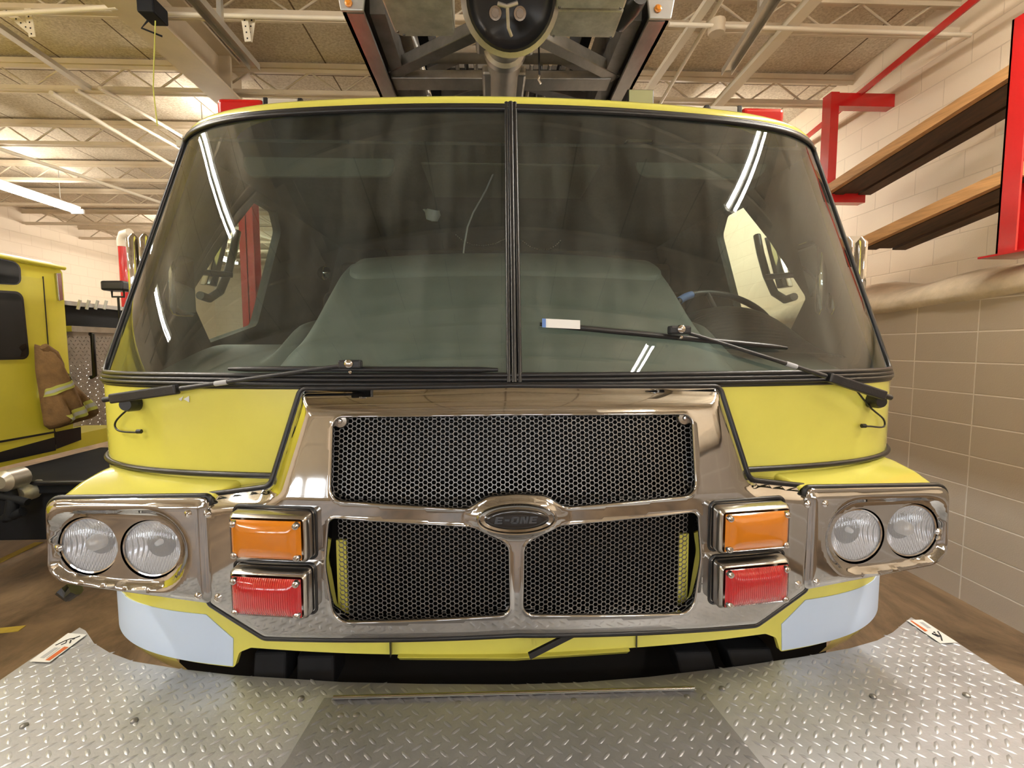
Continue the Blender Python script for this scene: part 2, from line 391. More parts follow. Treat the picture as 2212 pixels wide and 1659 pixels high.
# ------------------------------------------------------------ cab surface
def levels(z):
    if z <= 1.61: return 1.332, 1.22
    t = (z-1.61)/.81
    return 1.332-.215*t, 1.22+.215*t
def _plan():
    """curvature grows smoothly from the bowed front into the corner; returns x, y, heading for a unit half width"""
    n = 4000; ds = 2.2/n; th = x = y = 0.; T = [(0., 0., 0.)]
    for i in range(n):
        q = i*ds; k = .26+(1/.36-.26)*ss0((q-.50)/.60); th += k*ds; x += math.cos(th)*ds; y += math.sin(th)*ds
        if th >= math.pi/2: break
        T.append((x, y, th))
    A = np.array(T); return A[:, 0]/A[-1, 0], A[:, 1]/A[-1, 0], A[:, 2]
def ss0(t):
    t = max(0, min(1, t)); return t*t*(3-2*t)
PX, PY, PT = _plan(); PN = len(PX)-1
def u2i(a): return (a*.63 if a <= 1 else .63+(a-1)*.37)*PN
_ix = np.arange(PN+1)
def sideY(z):
    Wd, Yc = levels(z); return Yc+Wd*PY[-1]
def cab(u, z, off=0.):
    """u: 0 centre, 1 end of the front, 2 end of the corner, beyond: metres back along the side (+2)"""
    Wd, Yc = levels(z); s = 1 if u >= 0 else -1; a = abs(u)
    if a <= 2:
        i = u2i(a); x = Wd*np.interp(i, _ix, PX); y = Yc+Wd*np.interp(i, _ix, PY); g = np.interp(i, _ix, PT)
        nx, ny = math.sin(g), -math.cos(g)
    else: x = Wd; y = sideY(z)+(a-2); nx, ny = 1, 0
    return Vector((s*(x+off*nx), y+off*ny, z))
def surfY(x, z):
    Wd, Yc = levels(z); return Yc+Wd*float(np.interp(min(abs(x)/Wd, .9999), PX, PY))
def x2u(x, z):
    Wd, Yc = levels(z); s = 1 if x >= 0 else -1; i = float(np.interp(min(abs(x)/Wd, 1), PX, _ix))/PN
    return s*(i/.63 if i <= .63 else 1+(i-.63)/.37)
def UC(px, py, off=0.):
    Y = 1.35
    for _ in range(25):
        p = U(px, py, Y=Y); Y = .5*Y+.5*(surfY(p.x, p.z)-off)
    return U(px, py, Y=Y)
def cback(u, z): return (cab(u, z, -.01)-cab(u, z, 0))*100
# ------------------------------------------------------------ the building
XW, XU, XL, YB, YF, ZC = 3.09, 3.48, -8.95, 16.0, -6.0, 4.36
MB().box((XL-.3, YF-.3, -.2), (XU+.3, YB+.3, 0)).build('floor', 'concrete')
struct(D.objects['floor'])
struct(MB().box((XL-.3, YF-.3, ZC), (XU+.3, YB+.3, ZC+.15)).build('ceiling', 'roof_deck'))
struct(MB().box((XL-.25, YF, 0), (XL, YB, ZC)).build('wall_left', 'block_left'))
struct(MB().box((XL, YB, 0), (XU, YB+.25, ZC)).build('wall_back', 'block_back'))
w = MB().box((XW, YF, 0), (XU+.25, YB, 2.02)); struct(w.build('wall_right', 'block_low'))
w = MB().box((XU, YF, 2.02), (XU+.25, YB, ZC)); struct(w.build('wall_right_upper', 'block_up'))
# rough cement fillet that slopes back from the thick lower wall to the upper wall
mat('cement', (.60, .48, .34), .8, var=.22, vscale=5, bump=.8, bscale=14)
def ledge_fn(u, v):
    Y = -5.9+u*21.8
    zt = 2.27-.018*(Y-2.6); zb = 2.02-.03*(Y-2.6)
    zb = max(1.80, min(2.06, zb)); zt = max(2.06, min(2.38, zt))
    n = .02*math.sin(Y*3.1)+.012*math.sin(Y*7.7+1)
    if v < .1: return Vector((XW-.002, Y, zb+n*.6))
    w = (v-.1)/.9
    return Vector((XW-.028+.40*max(0, w-.25)**2.2/.53+.006*math.sin(Y*11+v*9), Y, zb+n*.6+(zt-zb+n)*min(1, w*1.05)))
mb = MB().grid(ledge_fn, 160, 12)
struct(mb.build('trim_1', 'cement', smooth=60))
# front wall behind the photographer: block piers, lintel, two bay doors with added glowing panes
fwm = MB()
doors = [(-1.9, 1.9), (-7.0, -3.2)]
xs = [XL, -7.0, -3.2, -1.9, 1.9, XU]
for a, b in ((XL, -7.0), (-3.2, -1.9), (1.9, XU)): fwm.box((a, YF-.25, 0), (b, YF, ZC))
fwm.box((-7, YF-.25, 3.5), (-3.2, YF, ZC)); fwm.box((-1.9, YF-.25, 3.5), (1.9, YF, ZC))
struct(fwm.build('wall_front', 'block_back'))
for n, (a, b) in enumerate(doors):
    dm = MB(); pm = MB()
    for k in range(6):
        z0 = k*.583; z1 = z0+.575
        if k in (2, 3):
            dm.box((a, YF-.1, z0), (b, YF-.05, z0+.08)); dm.box((a, YF-.1, z1-.08), (b, YF-.05, z1))
            nw = 5; wd = (b-a)/nw
            for i in range(nw):
                dm.box((a+i*wd, YF-.1, z0+.08), (a+i*wd+.1, YF-.05, z1-.08)); dm.box((a+(i+1)*wd-.1, YF-.1, z0+.08), (a+(i+1)*wd, YF-.05, z1-.08))
                pm.box((a+i*wd+.1, YF-.085, z0+.08), (a+(i+1)*wd-.1, YF-.075, z1-.08))
        else: dm.box((a, YF-.1, z0), (b, YF-.05, z1))
    o = struct(dm.build('door_%d' % (n+1), 'cream_steel')); struct(pm.build('window_pane', 'door_pane', o))  # unseen panes added as a cool light source behind the camera

# painted lines on the floor
for n, (p, q, wd) in enumerate((((0, 1212), (84, 1172), .07), ((-30, 1366), (48, 1358), .06))):
    a = U(*p, Z=.0); b = U(*q, Z=.0); t = (b-a).normalized()*(.0 if n else 1.0)
    a = a-t; m_ = MB().bar((a.x, a.y, .002), (b.x, b.y, .002), wd, .004)
    struct(m_.build('trim_%d' % (n+2), 'dirt_yellow'))

# open web roof joists, one after the other into the hall
ordw = ['first', 'second', 'third', 'fourth', 'fifth', 'sixth', 'seventh', 'eighth', 'ninth', 'tenth']
JY = [3.72, 4.80, 6.03, 7.28, 8.5, 9.75, 11.0, 12.25, 13.5, 14.75]
def joist(Y, idx):
    t = thing('bar_joist', (0, Y, 4.1), ('cream steel bar joist crossing above the truck, the %s joist from the front' % ordw[idx]) if idx >= 0 else 'cream steel bar joist over the bay door behind the camera', 'joist', 'open web joists under the roof deck')
    zb, zt = 4.08, 4.31
    b = MB(); b.bar((XL, Y-.03, zb), (XU, Y-.03, zb), .022, .04); b.bar((XL, Y+.03, zb), (XU, Y+.03, zb), .022, .04); b.bar((XL, Y, zb-.012), (XU, Y, zb-.012), .09, .008)
    b.build('bottom_chord', 'cream_steel', t)
    b = MB(); b.bar((XL, Y, zt), (XU, Y, zt), .11, .045); b.bar((XL, Y-.03, zt-.03), (XU, Y-.03, zt-.03), .012, .05)
    b.build('top_chord', 'cream_steel', t)
    wv = MB(); x = XL+.2; up = False; P = []
    while x < XU-.1: P.append((x, Y, zt-.03 if up else zb+.01)); x += .28; up = not up
    wv.tube(P, .011, 6); wv.build('web_rod', 'cream_steel', t, smooth=60)
for i, y in enumerate(JY): joist(y, i)
for i, y in enumerate((-4.9, -3.65, -2.4, -1.15, .1, 1.35, 2.5)):
    t = thing('bar_joist', (0, y, 4.1), 'cream steel bar joist above and behind the camera, reflected in the windscreen', 'joist', 'joists behind the camera')
    b = MB().bar((XL, y, 4.08), (XU, y, 4.08), .09, .04).bar((XL, y, 4.31), (XU, y, 4.31), .11, .045)
    b.build('chord', 'cream_steel', t)
# the big beam along the hall, left of the truck
t = thing('steel_beam', (-2.5, 3.4, 4.0), 'wide cream painted steel I-beam running into the hall left of the ladder', 'beam')
b = MB(); b.box((-2.62, -5.9, 3.98), (-2.36, 5.0, 4.0)); b.build('bottom_flange', 'cream_steel', t)
b = MB(); b.box((-2.50, -5.9, 4.0), (-2.48, 5.0, 4.30)); b.build('beam_web', 'cream_steel', t)
b = MB(); b.box((-2.62, -5.9, 4.30), (-2.36, 5.0, 4.32)); b.build('top_flange', 'cream_steel', t)
b = MB(); b.box((-2.60, 4.6, 4.0), (-2.38, 4.63, 4.3)); b.build('stiffener_plate', 'cream_steel', t)
t = thing('junction_box', (-2.52, 3.65, 3.9), 'dark dusty junction box clamped under the wide steel beam', 'junction box')
c = U(335, 28, Z=3.93)
b = MB().box((c.x-.06, c.y-.09, 3.88), (c.x+.05, c.y+.06, 3.98)); b.build('enclosure', 'black_frame', t, bevel=.01)
MB().tube([(c.x-.05, c.y, 3.88), (c.x-.08, c.y-.02, 3.82), (c.x+.02, c.y+.03, 3.80)], .006, 6).build('loose_wire', 'black_frame', t)
cp = U(325, 95, Z=3.9)
o = MB().tube([(c.x, c.y, 3.885), U(331, 190, Y=c.y), U(340, 272, Y=c.y)], .004, 5).build('pull_cord', 'dirty' if 0 else 'coat_band')
tag(o, 'thin yellowed pull cord hanging below the dark junction box', 'cord')

# conduits and bridging that run along the hall
def run(name, px1, px2, Z, r, label, m='white_pipe', cat='pipe', ext=(0, 0), flat=False):
    a = U(*px1, Z=Z); b = U(*px2, Z=Z); t = (b-a).normalized(); a = a-t*ext[0]; b = b+t*ext[1]
    o = (MB().bar(a, b, r*2, r*1.2) if flat else MB().tube([a, b], r, 8)).build(name, m, smooth=None if flat else 60)
    return tag(o, label, cat)
run('conduit', (165, 195), (395, 325), 4.04, .018, 'cream conduit slanting under the joists, upper of the close pair left of the windscreen', cat='conduit')
run('conduit', (215, 190), (400, 298), 4.04, .018, 'cream conduit of the close pair, nearest the wide steel beam', cat='conduit')
run('conduit', (110, 200), (380, 362), 4.04, .022, 'thicker cream conduit running just left of the close pair', cat='conduit')
run('conduit', (0, 322), (370, 445), 4.04, .024, 'cream conduit crossing above the left fluorescent lamp', cat='conduit', ext=(1.5, 3))
run('bridging_angle', (0, 60), (190, 190), 4.06, .03, 'flat galvanised strut crossing at the upper left ceiling corner', m='galv', cat='strut', ext=(1, 0), flat=True)
run('bridging_angle', (1530, 48), (1440, 200), 4.05, .016, 'thin cream rod behind the right red light bar', cat='strut', ext=(1, 2))
run('bridging_angle', (1755, 0), (1560, 215), 4.05, .045, 'broad cream strap crossing the ceiling above the right light bar', cat='strut', ext=(2, 1), flat=True)
run('bridging_angle', (1500, 48), (1400, 195), 4.05, .03, 'flat cream strap next to the right ladder rail', cat='strut', ext=(2, 1), flat=True)
run('sprinkler_pipe', (-40, 33), (252, 15), 3.99, .016, 'cream sprinkler pipe along the near joist at the top left', cat='pipe', ext=(2, 0))
run('sprinkler_pipe', (335, 30), (745, 40), 3.99, .015, 'cream pipe between the wide beam and the ladder', cat='pipe')
run('sprinkler_pipe', (1445, 52), (1880, 68), 3.99, .015, 'cream pipe along the near joist right of the ladder', cat='pipe', ext=(0, 1.2))
t = thing('outlet_box', (0, 0, 0), 'round cream outlet box on the joist right of the ladder', 'outlet box')
t.location = U(1548, 58, Z=4.0)
c = U(1548, 58, Z=4.0); MB().lathe(c, (0, 0, -1), [(0, .05), (.055, .05), (.06, .04), (.06, -.04)], 12).build('cover', 'cream_steel', t, smooth=40)

# perforated hanger angles
def hanger(px1, px2, Y, label):
    a = U(*px1, Y=Y); b = U(*px2, Y=Y); t = thing('hanger_angle', a, label, 'bracket')
    MB().bar(a, b, .045, .006, up=(0, 1, 0)).build('strap', 'white_pipe', t)
    m_ = MB(); n = int((b-a).length/.035)
    for i in range(n):
        p = a.lerp(b, (i+.5)/n); m_.lathe((p.x, p.y-.0045, p.z), (0, -1, 0), [(0, 0), (.006, 0)], 8)
    m_.build('punched_hole', 'black_frame', t)['kind'] = 'stuff'
hanger((10, 20), (72, 72), 3.7, 'perforated cream angle slanting down at the upper left corner')
hanger((60, 18), (70, 80), 3.68, 'perforated cream angle hanging upright at the upper left corner')
hanger((528, 38), (536, 90), 3.62, 'perforated hanger angle beside the unlit lamp left of the ladder')
hanger((545, 38), (538, 90), 3.64, 'second leg of the perforated hanger beside the unlit lamp, nearer the ladder')
# metal channels near the ladder
def channel(px1, px2, label):
    a = U(*px1, Z=3.8); b = U(*px2, Z=3.8); t = thing('door_track', b, label, 'track', 'overhead door tracks')
    d = (b-a).normalized(); a = a-d*2.2
    MB().bar(a, b, .075, .012).build('track_web', 'galv', t)
    x = d.cross(Vector((0, 0, 1)))
    for s in (-1, 1): MB().bar(a+x*s*.036+Vector((0, 0, -.02)), b+x*s*.036+Vector((0, 0, -.02)), .006, .045).build('track_lip', 'galv', t)
    MB().bar(b+Vector((0, -.45, 0)), b+Vector((0, -.45, .5)), .03, .03).build('hanger_rod', 'galv', t)
channel((430, 0), (550, 140), 'galvanised door track overhead, left of the ladder')
channel((1665, 0), (1570, 150), 'galvanised door track overhead, right of the ladder')

# ------------------------------------------------------------ fluorescent lamps
def lamp(x, y0, y1, label, z=3.84, group=None, dx=.055, ntube=2, tm='tube_light'):
    t = thing('fluorescent_lamp', (x, (y0+y1)/2, z), label, 'lamp', group)
    b = MB(); b.box((x-.028, y0-.02, z+.03), (x+.028, y1+.02, z+.08)); b.box((x-.02, y0, z-.015), (x+.02, y1, z+.03)); b.build('housing', 'fixture_white', t)
    for s in ((-1, 1) if ntube == 2 else (0,)):
        MB().tube([(x+s*dx, y0+.03, z), (x+s*dx, y1-.03, z)], .019, 8).build('tube', tm, t, smooth=60)
    for y in (y0, y1): MB().box((x-.09, y-.02, z-.03), (x+.09, y+.01, z+.035)).build('end_cap', 'fixture_white', t)
    for y in (y0+.3, y1-.3): MB().tube([(x, y, z+.09), (x, y, ZC-.01)], .006, 6).build('hanger_rod', 'galv', t)
lamp(-6.42, 5.45, 7.87, 'lit fluorescent lamp over the second yellow truck, at the left edge', z=3.8, tm='tube_soft')
lamp(-3.2, 5.28, 7.7, 'lit fluorescent lamp whose end glows just outside the top left corner of the windscreen', z=3.8, tm='tube_soft')
lamp(-6.42, 10.0, 12.4, 'far fluorescent lamp hidden behind the second truck roof line', z=3.8)
lamp(-6.42, -.2, 2.2, 'fluorescent lamp nearest the left wall, level with the camera')
lamp(-3.15, .08, 2.48, 'fluorescent lamp left above the camera, mirrored in the left of the windscreen')
lamp(2.42, .05, 2.45, 'fluorescent lamp right above the camera, mirrored in the right of the windscreen')
lamp(-6.42, -4.9, -2.5, 'fluorescent lamp by the empty bay door on the far left')
lamp(2.42, -4.6, -2.2, 'fluorescent lamp close to the bay doors, right behind the camera')
lamp(2.35, 5.6, 8.0, 'fluorescent lamp beyond the truck, between it and the right wall')
lamp(-2.9, 9.6, 12.0, 'fluorescent lamp deep in the hall behind the truck')
lamp(2.35, 10.6, 13.0, 'fluorescent lamp deepest in the hall by the right wall')

# ------------------------------------------------------------ red storage rack with wooden shelves on the right wall
rk = thing('storage_rack', (3.2, 3.3, 2.2), 'red painted steel storage rack standing on the cement ledge', 'rack')
def postbox(px_t, px_b, X, wx, wy, name, parent=rk):
    a = U(*px_t, X=X); b = U(*px_b, X=X); y = (a.y+b.y)/2
    m_ = MB().box((X-.0, y-wy/2, b.z), (X+wx, y+wy/2, max(a.z, b.z+.1))); return m_, y, b.z, a.z
XN = 3.02
nb = U(2150, 552, X=XN); ntop = U(2180, 0, X=XN)
yN = nb.y+.0
MB().box((XN, yN-.11, nb.z), (XN+.012, yN+.0, 3.62)).box((XN, yN-.012, nb.z), (XN+.13, yN+.0, 3.62)).box((XN+.12, yN-.11, nb.z), (XN+.13, yN, 3.62)).build('upright', 'red_paint', rk)
MB().box((XN-.05, yN-.2, nb.z-.012), (XN+.2, yN+.06, nb.z+.0)).build('base_plate', 'red_paint', rk)
XFr = 2.90
fb = U(1777, 440, X=XFr); ft = U(1777, 213, X=XFr); yFr = fb.y
MB().box((XFr-.004, yFr-.055, 2.3), (XFr+.07, yFr+.055, ft.z)).build('upright', 'red_paint', rk)
# top beam of the far frame towards the wall
bl = U(1800, 228, Y=yFr); MB().box((XFr+.0, yFr-.04, ft.z-.11), (XU, yFr+.05, ft.z)).build('cross_beam', 'red_paint', rk)
for z_, L in ((U(1800, 425, Y=yFr).z, .36), (U(1850, 575, Y=yFr).z, .36)):
    MB().box((XFr+.0, yFr-.04, z_-.06), (XFr+L, yFr+.05, z_+.03)).build('shelf_arm', 'red_paint', rk)
a = U(1738, 300, X=3.3); b = U(2105, 0, X=3.02)
MB().bar(a+(a-b)*.2, b+(b-a)*.25, .012, .055).build('diagonal_brace', 'red_paint', rk)
def shelf(pa, pb, label, depth, h):
    A = U(*pa, X=XFr); B = U(*pb, X=XN+.0)
    d = (B-A).normalized(); A2 = A-d*.06; B2 = B+d*.10
    t = thing('wooden_shelf', A.lerp(B, .5), label, 'shelf', 'plank shelves on the red rack')
    up = Vector((0, 0, h))
    c = [A2, A2+Vector((.045, 0, 0)), B2+Vector((.045, 0, 0)), B2]
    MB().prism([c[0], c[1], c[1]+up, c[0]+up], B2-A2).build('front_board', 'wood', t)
    n = 3; w = depth/n
    for i in range(n):
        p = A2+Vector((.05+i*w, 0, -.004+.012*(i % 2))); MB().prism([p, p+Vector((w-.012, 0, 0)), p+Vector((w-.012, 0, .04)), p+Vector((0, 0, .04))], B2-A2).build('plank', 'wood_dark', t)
shelf((1795, 412), (2178, 168), 'upper wooden plank shelf with orange-brown front edge on the red rack', .37, .075)
shelf((1865, 532), (2160, 398), 'lower wooden plank shelf with orange-brown front edge on the red rack', .37, .08)
# ------------------------------------------------------------ second fire engine, left bay
XE = -3.8
en = thing('fire_engine', (-4.9, 4.2, 0), 'second yellow fire engine standing in the left bay with a coat on its door', 'fire truck')
YE = 4.42; ZT = 2.455
b = MB(); prof = [(-6.2, .8), (XE, .8), (XE, 2.36), (XE-.03, 2.42), (XE-.1, 2.45), (-6.1, 2.45), (-6.17, 2.42), (-6.2, 2.36)]
b.prism([(x, YE, z) for x, z in prof], (0, -4.2, 0)); body = b.build('cab_body', 'yellow_far', en, smooth=40)
MB().tube([(XE+.012, YE+.01, 2.40), (XE+.012, YE-4.1, 2.40)], .018, 8).build('drip_rail', 'yellow_far', en, smooth=60)
def side(pts, off=.004, X=XE):
    P = [U(px, py, X=X) for px, py in pts]; return [(X+off, p.y, p.z) for p in P]
def rr(pts, r, X=XE, off=.004):
    P = [U(px, py, X=X) for px, py in pts]; q = fillet([(p.y, p.z, r) for p in P], 5); return [(X+off, a.x, a.y) for a in q]
for pts in ([(-260, 500), (40, 568), (42, 616), (-260, 600)], [(-260, 612), (45, 630), (60, 776), (-260, 784)]):
    f_ = MB().prism(rr(pts, .06), (.012, 0, 0)).build('window_frame', 'rubber', en)
    q = rr(pts, .05, off=.017); cy = sum(p[1] for p in q)/len(q); cz = sum(p[2] for p in q)/len(q)
    MB().prism([(p[0], cy+(p[1]-cy)*.95, cz+(p[2]-cz)*.93) for p in q], (.004, 0, 0)).build('window_pane', 'dark_window', f_)
ydoor = U(118, 960, X=XE).y
dr = MB().box((XE, ydoor-.9, .9), (XE+.006, ydoor, 2.28)).build('cab_door', 'yellow_far', en)
MB().box((XE+.004, ydoor-.004, .88), (XE+.009, ydoor+.004, 2.30)).build('door_seam', 'rubber', en)
MB().prism(side([(80, 812), (100, 806), (103, 860), (82, 861)], .006), (.03, 0, 0)).build('handle_plate', 'chrome_clean', dr, bevel=.008)
MB().tube([U(93, 812, X=XE+.05), U(99, 835, X=XE+.07), U(98, 855, X=XE+.05)], .012, 8).build('handle', 'chrome_clean', dr, smooth=50)
MB().prism(side([(117, 590), (127, 590), (132, 648), (123, 650)], .002), (.02, 0, 0)).build('grab_plate', 'chrome_rough', en, bevel=.004)
for pts in ([(-60, 962), (117, 931), (117, 935), (-60, 967)], [(-60, 992), (117, 944), (118, 973), (-60, 1012)], [(118, 933), (172, 922), (173, 950), (119, 970)]):
    MB().prism(side(pts, .008), (.003, 0, 0)).build('stripe', 'rubber', en)
MB().box((XE-.35, YE, .8), (XE, YE+.55, .93)).build('step_box', 'yellow_far', en)
# pump body behind its cab: tread plate, open compartment, grab rail
XP = -4.15
pb = MB().box((-6.1, 4.75, .85), (XP, 6.9, 1.90)).build('pump_body', 'tread_far', en)
def bumps(mb, o, ux, uy, nu, nv, n, s=.012, h=.005):
    for i in range(nu):
        for j in range(nv):
            c = o+ux*(i+.5*(j % 2))+uy*j; sgn = 1 if (i+j) % 2 else -1
            a = (ux.normalized()+uy.normalized()*sgn).normalized()*s; b_ = n.cross(a).normalized()*s*.35
            mb.add([c-a, c-b_, c+a, c+b_, c+n*h], [(0, 1, 4), (1, 2, 4), (2, 3, 4), (3, 0, 4)])
m_ = MB(); bumps(m_, Vector((XP+.001, 4.8, .9)), Vector((0, .05, 0)), Vector((0, 0, .035)), 40, 27, Vector((1, 0, 0)), s=.015)
bumps(m_, Vector((-6.0, 4.749, .9)), Vector((.05, 0, 0)), Vector((0, 0, .035)), 36, 27, Vector((0, -1, 0)), s=.015)
m_.build('tread_pattern', 'tread_far', pb)
MB().box((-6.1, 4.9, 1.90), (XP-.05, 6.8, 2.12)).build('open_compartment', 'deep_black', en)
MB().box((-6.1, 4.8, 2.12), (XP+.0, 6.9, 2.16)).build('compartment_lid', 'aluminium', en)
MB().box((XP-.2, 4.75, 1.86), (XP+.12, 6.9, 1.915)).build('trim_edge', 'chrome_rough', en)
for i in range(4):
    p = U(168+i*19, 668, X=XP+.05); MB().tube([p, p+Vector((.03, 0, .09))], .014, 6).build('valve_handle', 'paper', en)
gx = XP+.09
rl = MB().tube([U(196, 722, X=gx), U(200, 722, X=gx+.05), U(205, 812, X=gx+.05), U(197, 815, X=gx)], .02, 8).build('grab_rail', 'rubber', en, smooth=60)
MB().box((XP-.0, 5.75, .9), (XP+.03, 6.3, 1.62)).build('dark_panel', 'rubber', en)
MB().box((XP-.0, 5.66, .9), (XP+.035, 5.74, 1.72)).build('pale_post', 'paper', en)
# black bumper and tow gear in front of it
fr = MB()
a = U(20, 1012, Z=.78); b_ = U(222, 955, Z=.78)
fr.prism([(-3.72, 3.35, .78), (-2.35, 3.35, .78), (-2.2, 4.6, .78), (-3.72, 4.6, .78)], (0, 0, -.07))
fr.box((-3.7, 3.37, .38), (-2.40, 3.42, .72)); fr.box((-2.5, 3.4, .38), (-2.42, 4.5, .72))
fr.build('front_platform', 'black_frame', en, bevel=.01)
MB().tube([(-3.72, 3.34, .79), (-2.35, 3.34, .79), (-2.2, 4.6, .79)], .018, 8).build('platform_edge', 'rubber', en, smooth=60)
for c, r in ((U(8, 1040, Y=3.2), .07), (U(50, 1065, Y=3.3), .06)):
    MB().lathe(c, (0, -1, 0), [(0, .03), (r*.6, .03), (r, 0), (r, -.12)], 14).build('hose_outlet', 'galv' if r > .065 else 'box_alu', en, smooth=40)
MB().tube([U(20, 1055, Y=3.25), U(28, 1085, Y=3.2), U(22, 1120, Y=3.2)], .035, 8).tube([U(-5, 1070, Y=3.2), U(60, 1085, Y=3.2)], .025, 8).tube([U(10, 1120, Y=3.2), U(50, 1105, Y=3.2)], .03, 8).build('tow_hook', 'black_frame', en, smooth=60)
for y in (3.1, 6.0):
    wh = MB().lathe((-4.05, y-1.0 if y < 4 else y, .5), (1, 0, 0), [(.2, .1), (.3, .12), (.47, .1), (.5, .05), (.5, -.2)], 32).build('tire', 'rubber', en, smooth=40)
    MB().lathe((-4.05, y-1.0 if y < 4 else y, .5), (1, 0, 0), [(0, .06), (.12, .06), (.16, .02), (.28, .04), (.3, .11)], 24).build('rim', 'chrome_rough', wh, smooth=40)
# turnout coat on the engine's door handle
ct = thing('turnout_coat', U(140, 850, X=-3.6), 'tan turnout coat with yellow and silver bands hanging on the second engine', 'coat')
OUT = [(97, 745), (118, 752), (146, 793), (160, 820), (186, 852), (212, 884), (205, 905), (180, 912), (150, 922), (128, 926), (117, 918), (110, 870), (99, 800)]
O2 = [(p.y, p.z) for p in (U(px, py, X=-3.68) for px, py in OUT)]
O2n = np.array(O2)
cy0 = sum(p[0] for p in O2)/len(O2)
def cf(y, z):
    d = dist1(O2n, y, z)
    return Vector((-3.76+.13*min(1, d/.07)**.6+.022*math.sin((y*1.0+z*.45)*42)*min(1, d/.05), y, z))
cl = skin(O2, [], cf, .02, rim=[(0, -.0)]).build('coat_shell', 'coat_cloth', ct, smooth=80, solid=.015)
def band(pts, m, off):
    Q = [(p.y, p.z) for p in (U(px, py, X=-3.68) for px, py in pts)]
    skin(Q, [], lambda y, z: cf(y, z)+Vector((off, 0, 0)), .015).build('reflective_band', m, ct, smooth=80)
for q in ([(104, 842), (150, 806), (160, 818), (108, 858)], [(126, 898), (190, 854), (206, 872), (138, 915)]):
    band(q, 'coat_band', .02)
    s_ = [((x*.5+sum(p[0] for p in q)/8), (y*.5+sum(p[1] for p in q)/8)) for x, y in q]
    m0 = [(q[0][0]*.68+q[3][0]*.32, q[0][1]*.68+q[3][1]*.32), (q[1][0]*.68+q[2][0]*.32, q[1][1]*.68+q[2][1]*.32), (q[1][0]*.32+q[2][0]*.68, q[1][1]*.32+q[2][1]*.68), (q[0][0]*.32+q[3][0]*.68, q[0][1]*.32+q[3][1]*.68)]
    band(m0, 'coat_silver', .024)
MB().tube([(-3.70, p.y, p.z) for p in (U(100, 748, X=-3.68), U(118, 765, X=-3.68), U(132, 790, X=-3.68), U(143, 796, X=-3.68))], [.03, .045, .04, .01], 8).build('collar', 'coat_cloth', ct, smooth=80)
# red stand pipe and camera-like flood lamp left of the cab
sp = thing('stand_pipe', U(265, 600, Y=7.5), 'red vertical fire pipe with white elbow in front of the far left wall', 'pipe')
xx = U(266, 560, Y=7.5)
MB().tube([(xx.x, 7.5, .0), (xx.x, 7.5, U(263, 530, Y=7.5).z)], .055, 12).build('riser', 'red_paint', sp, smooth=50)
zt = U(263, 530, Y=7.5).z
MB().tube([(xx.x, 7.5, zt-.02), (xx.x, 7.5, zt+.08), (xx.x+.04, 7.48, zt+.15), (xx.x+.16, 7.45, zt+.17)], .065, 12).build('elbow', 'white_pipe', sp, smooth=60)
fl = thing('flood_lamp', U(255, 620, Y=5.2), 'black flood lamp on a short bracket above the second engine body', 'lamp')
c = U(254, 620, Y=5.2)
MB().box((c.x-.1, 5.1, c.z-.045), (c.x+.12, 5.28, c.z+.055)).build('lamp_body', 'rubber', fl, bevel=.02)
MB().tube([(c.x-.06, 5.2, c.z-.04), (c.x-.06, 5.2, c.z-.1), (c.x+.06, 5.2, c.z-.1), (c.x+.06, 5.2, c.z-.04)], .01, 6).build('bracket', 'rubber', fl)
MB().tube([(c.x, 5.2, c.z-.1), (c.x, 5.2, 1.93)], .012, 6).build('stem', 'rubber', fl)
# red building column seen through the cab's side window
cl = thing('steel_column', (-3.0, 5.6, 0), 'red painted steel column seen through the left side window of the cab', 'column')
pc = U(545, 600, Y=5.6)
MB().box((pc.x-.075, 5.5, 0), (pc.x+.075, 5.51, 4.08)).box((pc.x-.075, 5.65, 0), (pc.x+.075, 5.66, 4.08)).box((pc.x-.006, 5.5, 0), (pc.x+.006, 5.66, 4.08)).build('shaft', 'red_paint', cl)
MB().box((pc.x-.12, 5.45, 0), (pc.x+.12, 5.71, .015)).build('base_plate', 'red_paint', cl)
cl.location = (pc.x, 5.6, 0)
for ch in cl.children: ch.matrix_parent_inverse = cl.matrix_basis.inverted()
# ------------------------------------------------------------ the fire truck
TR = thing('fire_truck', (0, 1.6, 0), 'lime yellow fire truck facing the camera with chrome grille and split windscreen', 'fire truck')
def cf_(u, z): return cab(u, z)
def face(x, z):            # plane of the chrome grille surround
    return 1.115+.07*(x/.76)**2+.05*max(0, min(1, (z-1.34)/.25))
def S(L, R): return SYM(L, R, face)
def SC_(L, R): return SYM(L, R, surfY)

# --- painted cab front and skirts
zc0 = U(1110, 1412, Y=1.22).z
xk, zk = SC_((504, 1437), (1683, 1398)); uk = x2u(xk, zk)
_x, zk2 = SC_((560, 1406), (1640, 1371))
half = [(0, zc0, 0), (x2u(.45, 1), (zc0+zk2)/2+.001, 0), (uk-.05, zk2+.004, .02), (uk-.015, zk2-.012, .02), (uk, .832, .012), (.93, .834, 0), (3.55, .834, 0), (3.55, 1.60, 0)]
out = fillet([(a, b, r) for a, b, r in half]+[(-a, b, r) for a, b, r in reversed(half) if a > 0], 5)
gh = fillet(mirrored([(.50, 1.57, .03), (.52, .97, .05)]), 5)
cabm = skin(out, [gh], cf_, .035, rim=[(0, .012)], hrim=[(0, .03)], back=cback).build('cab_front', 'yellow_paint', TR, smooth=50)
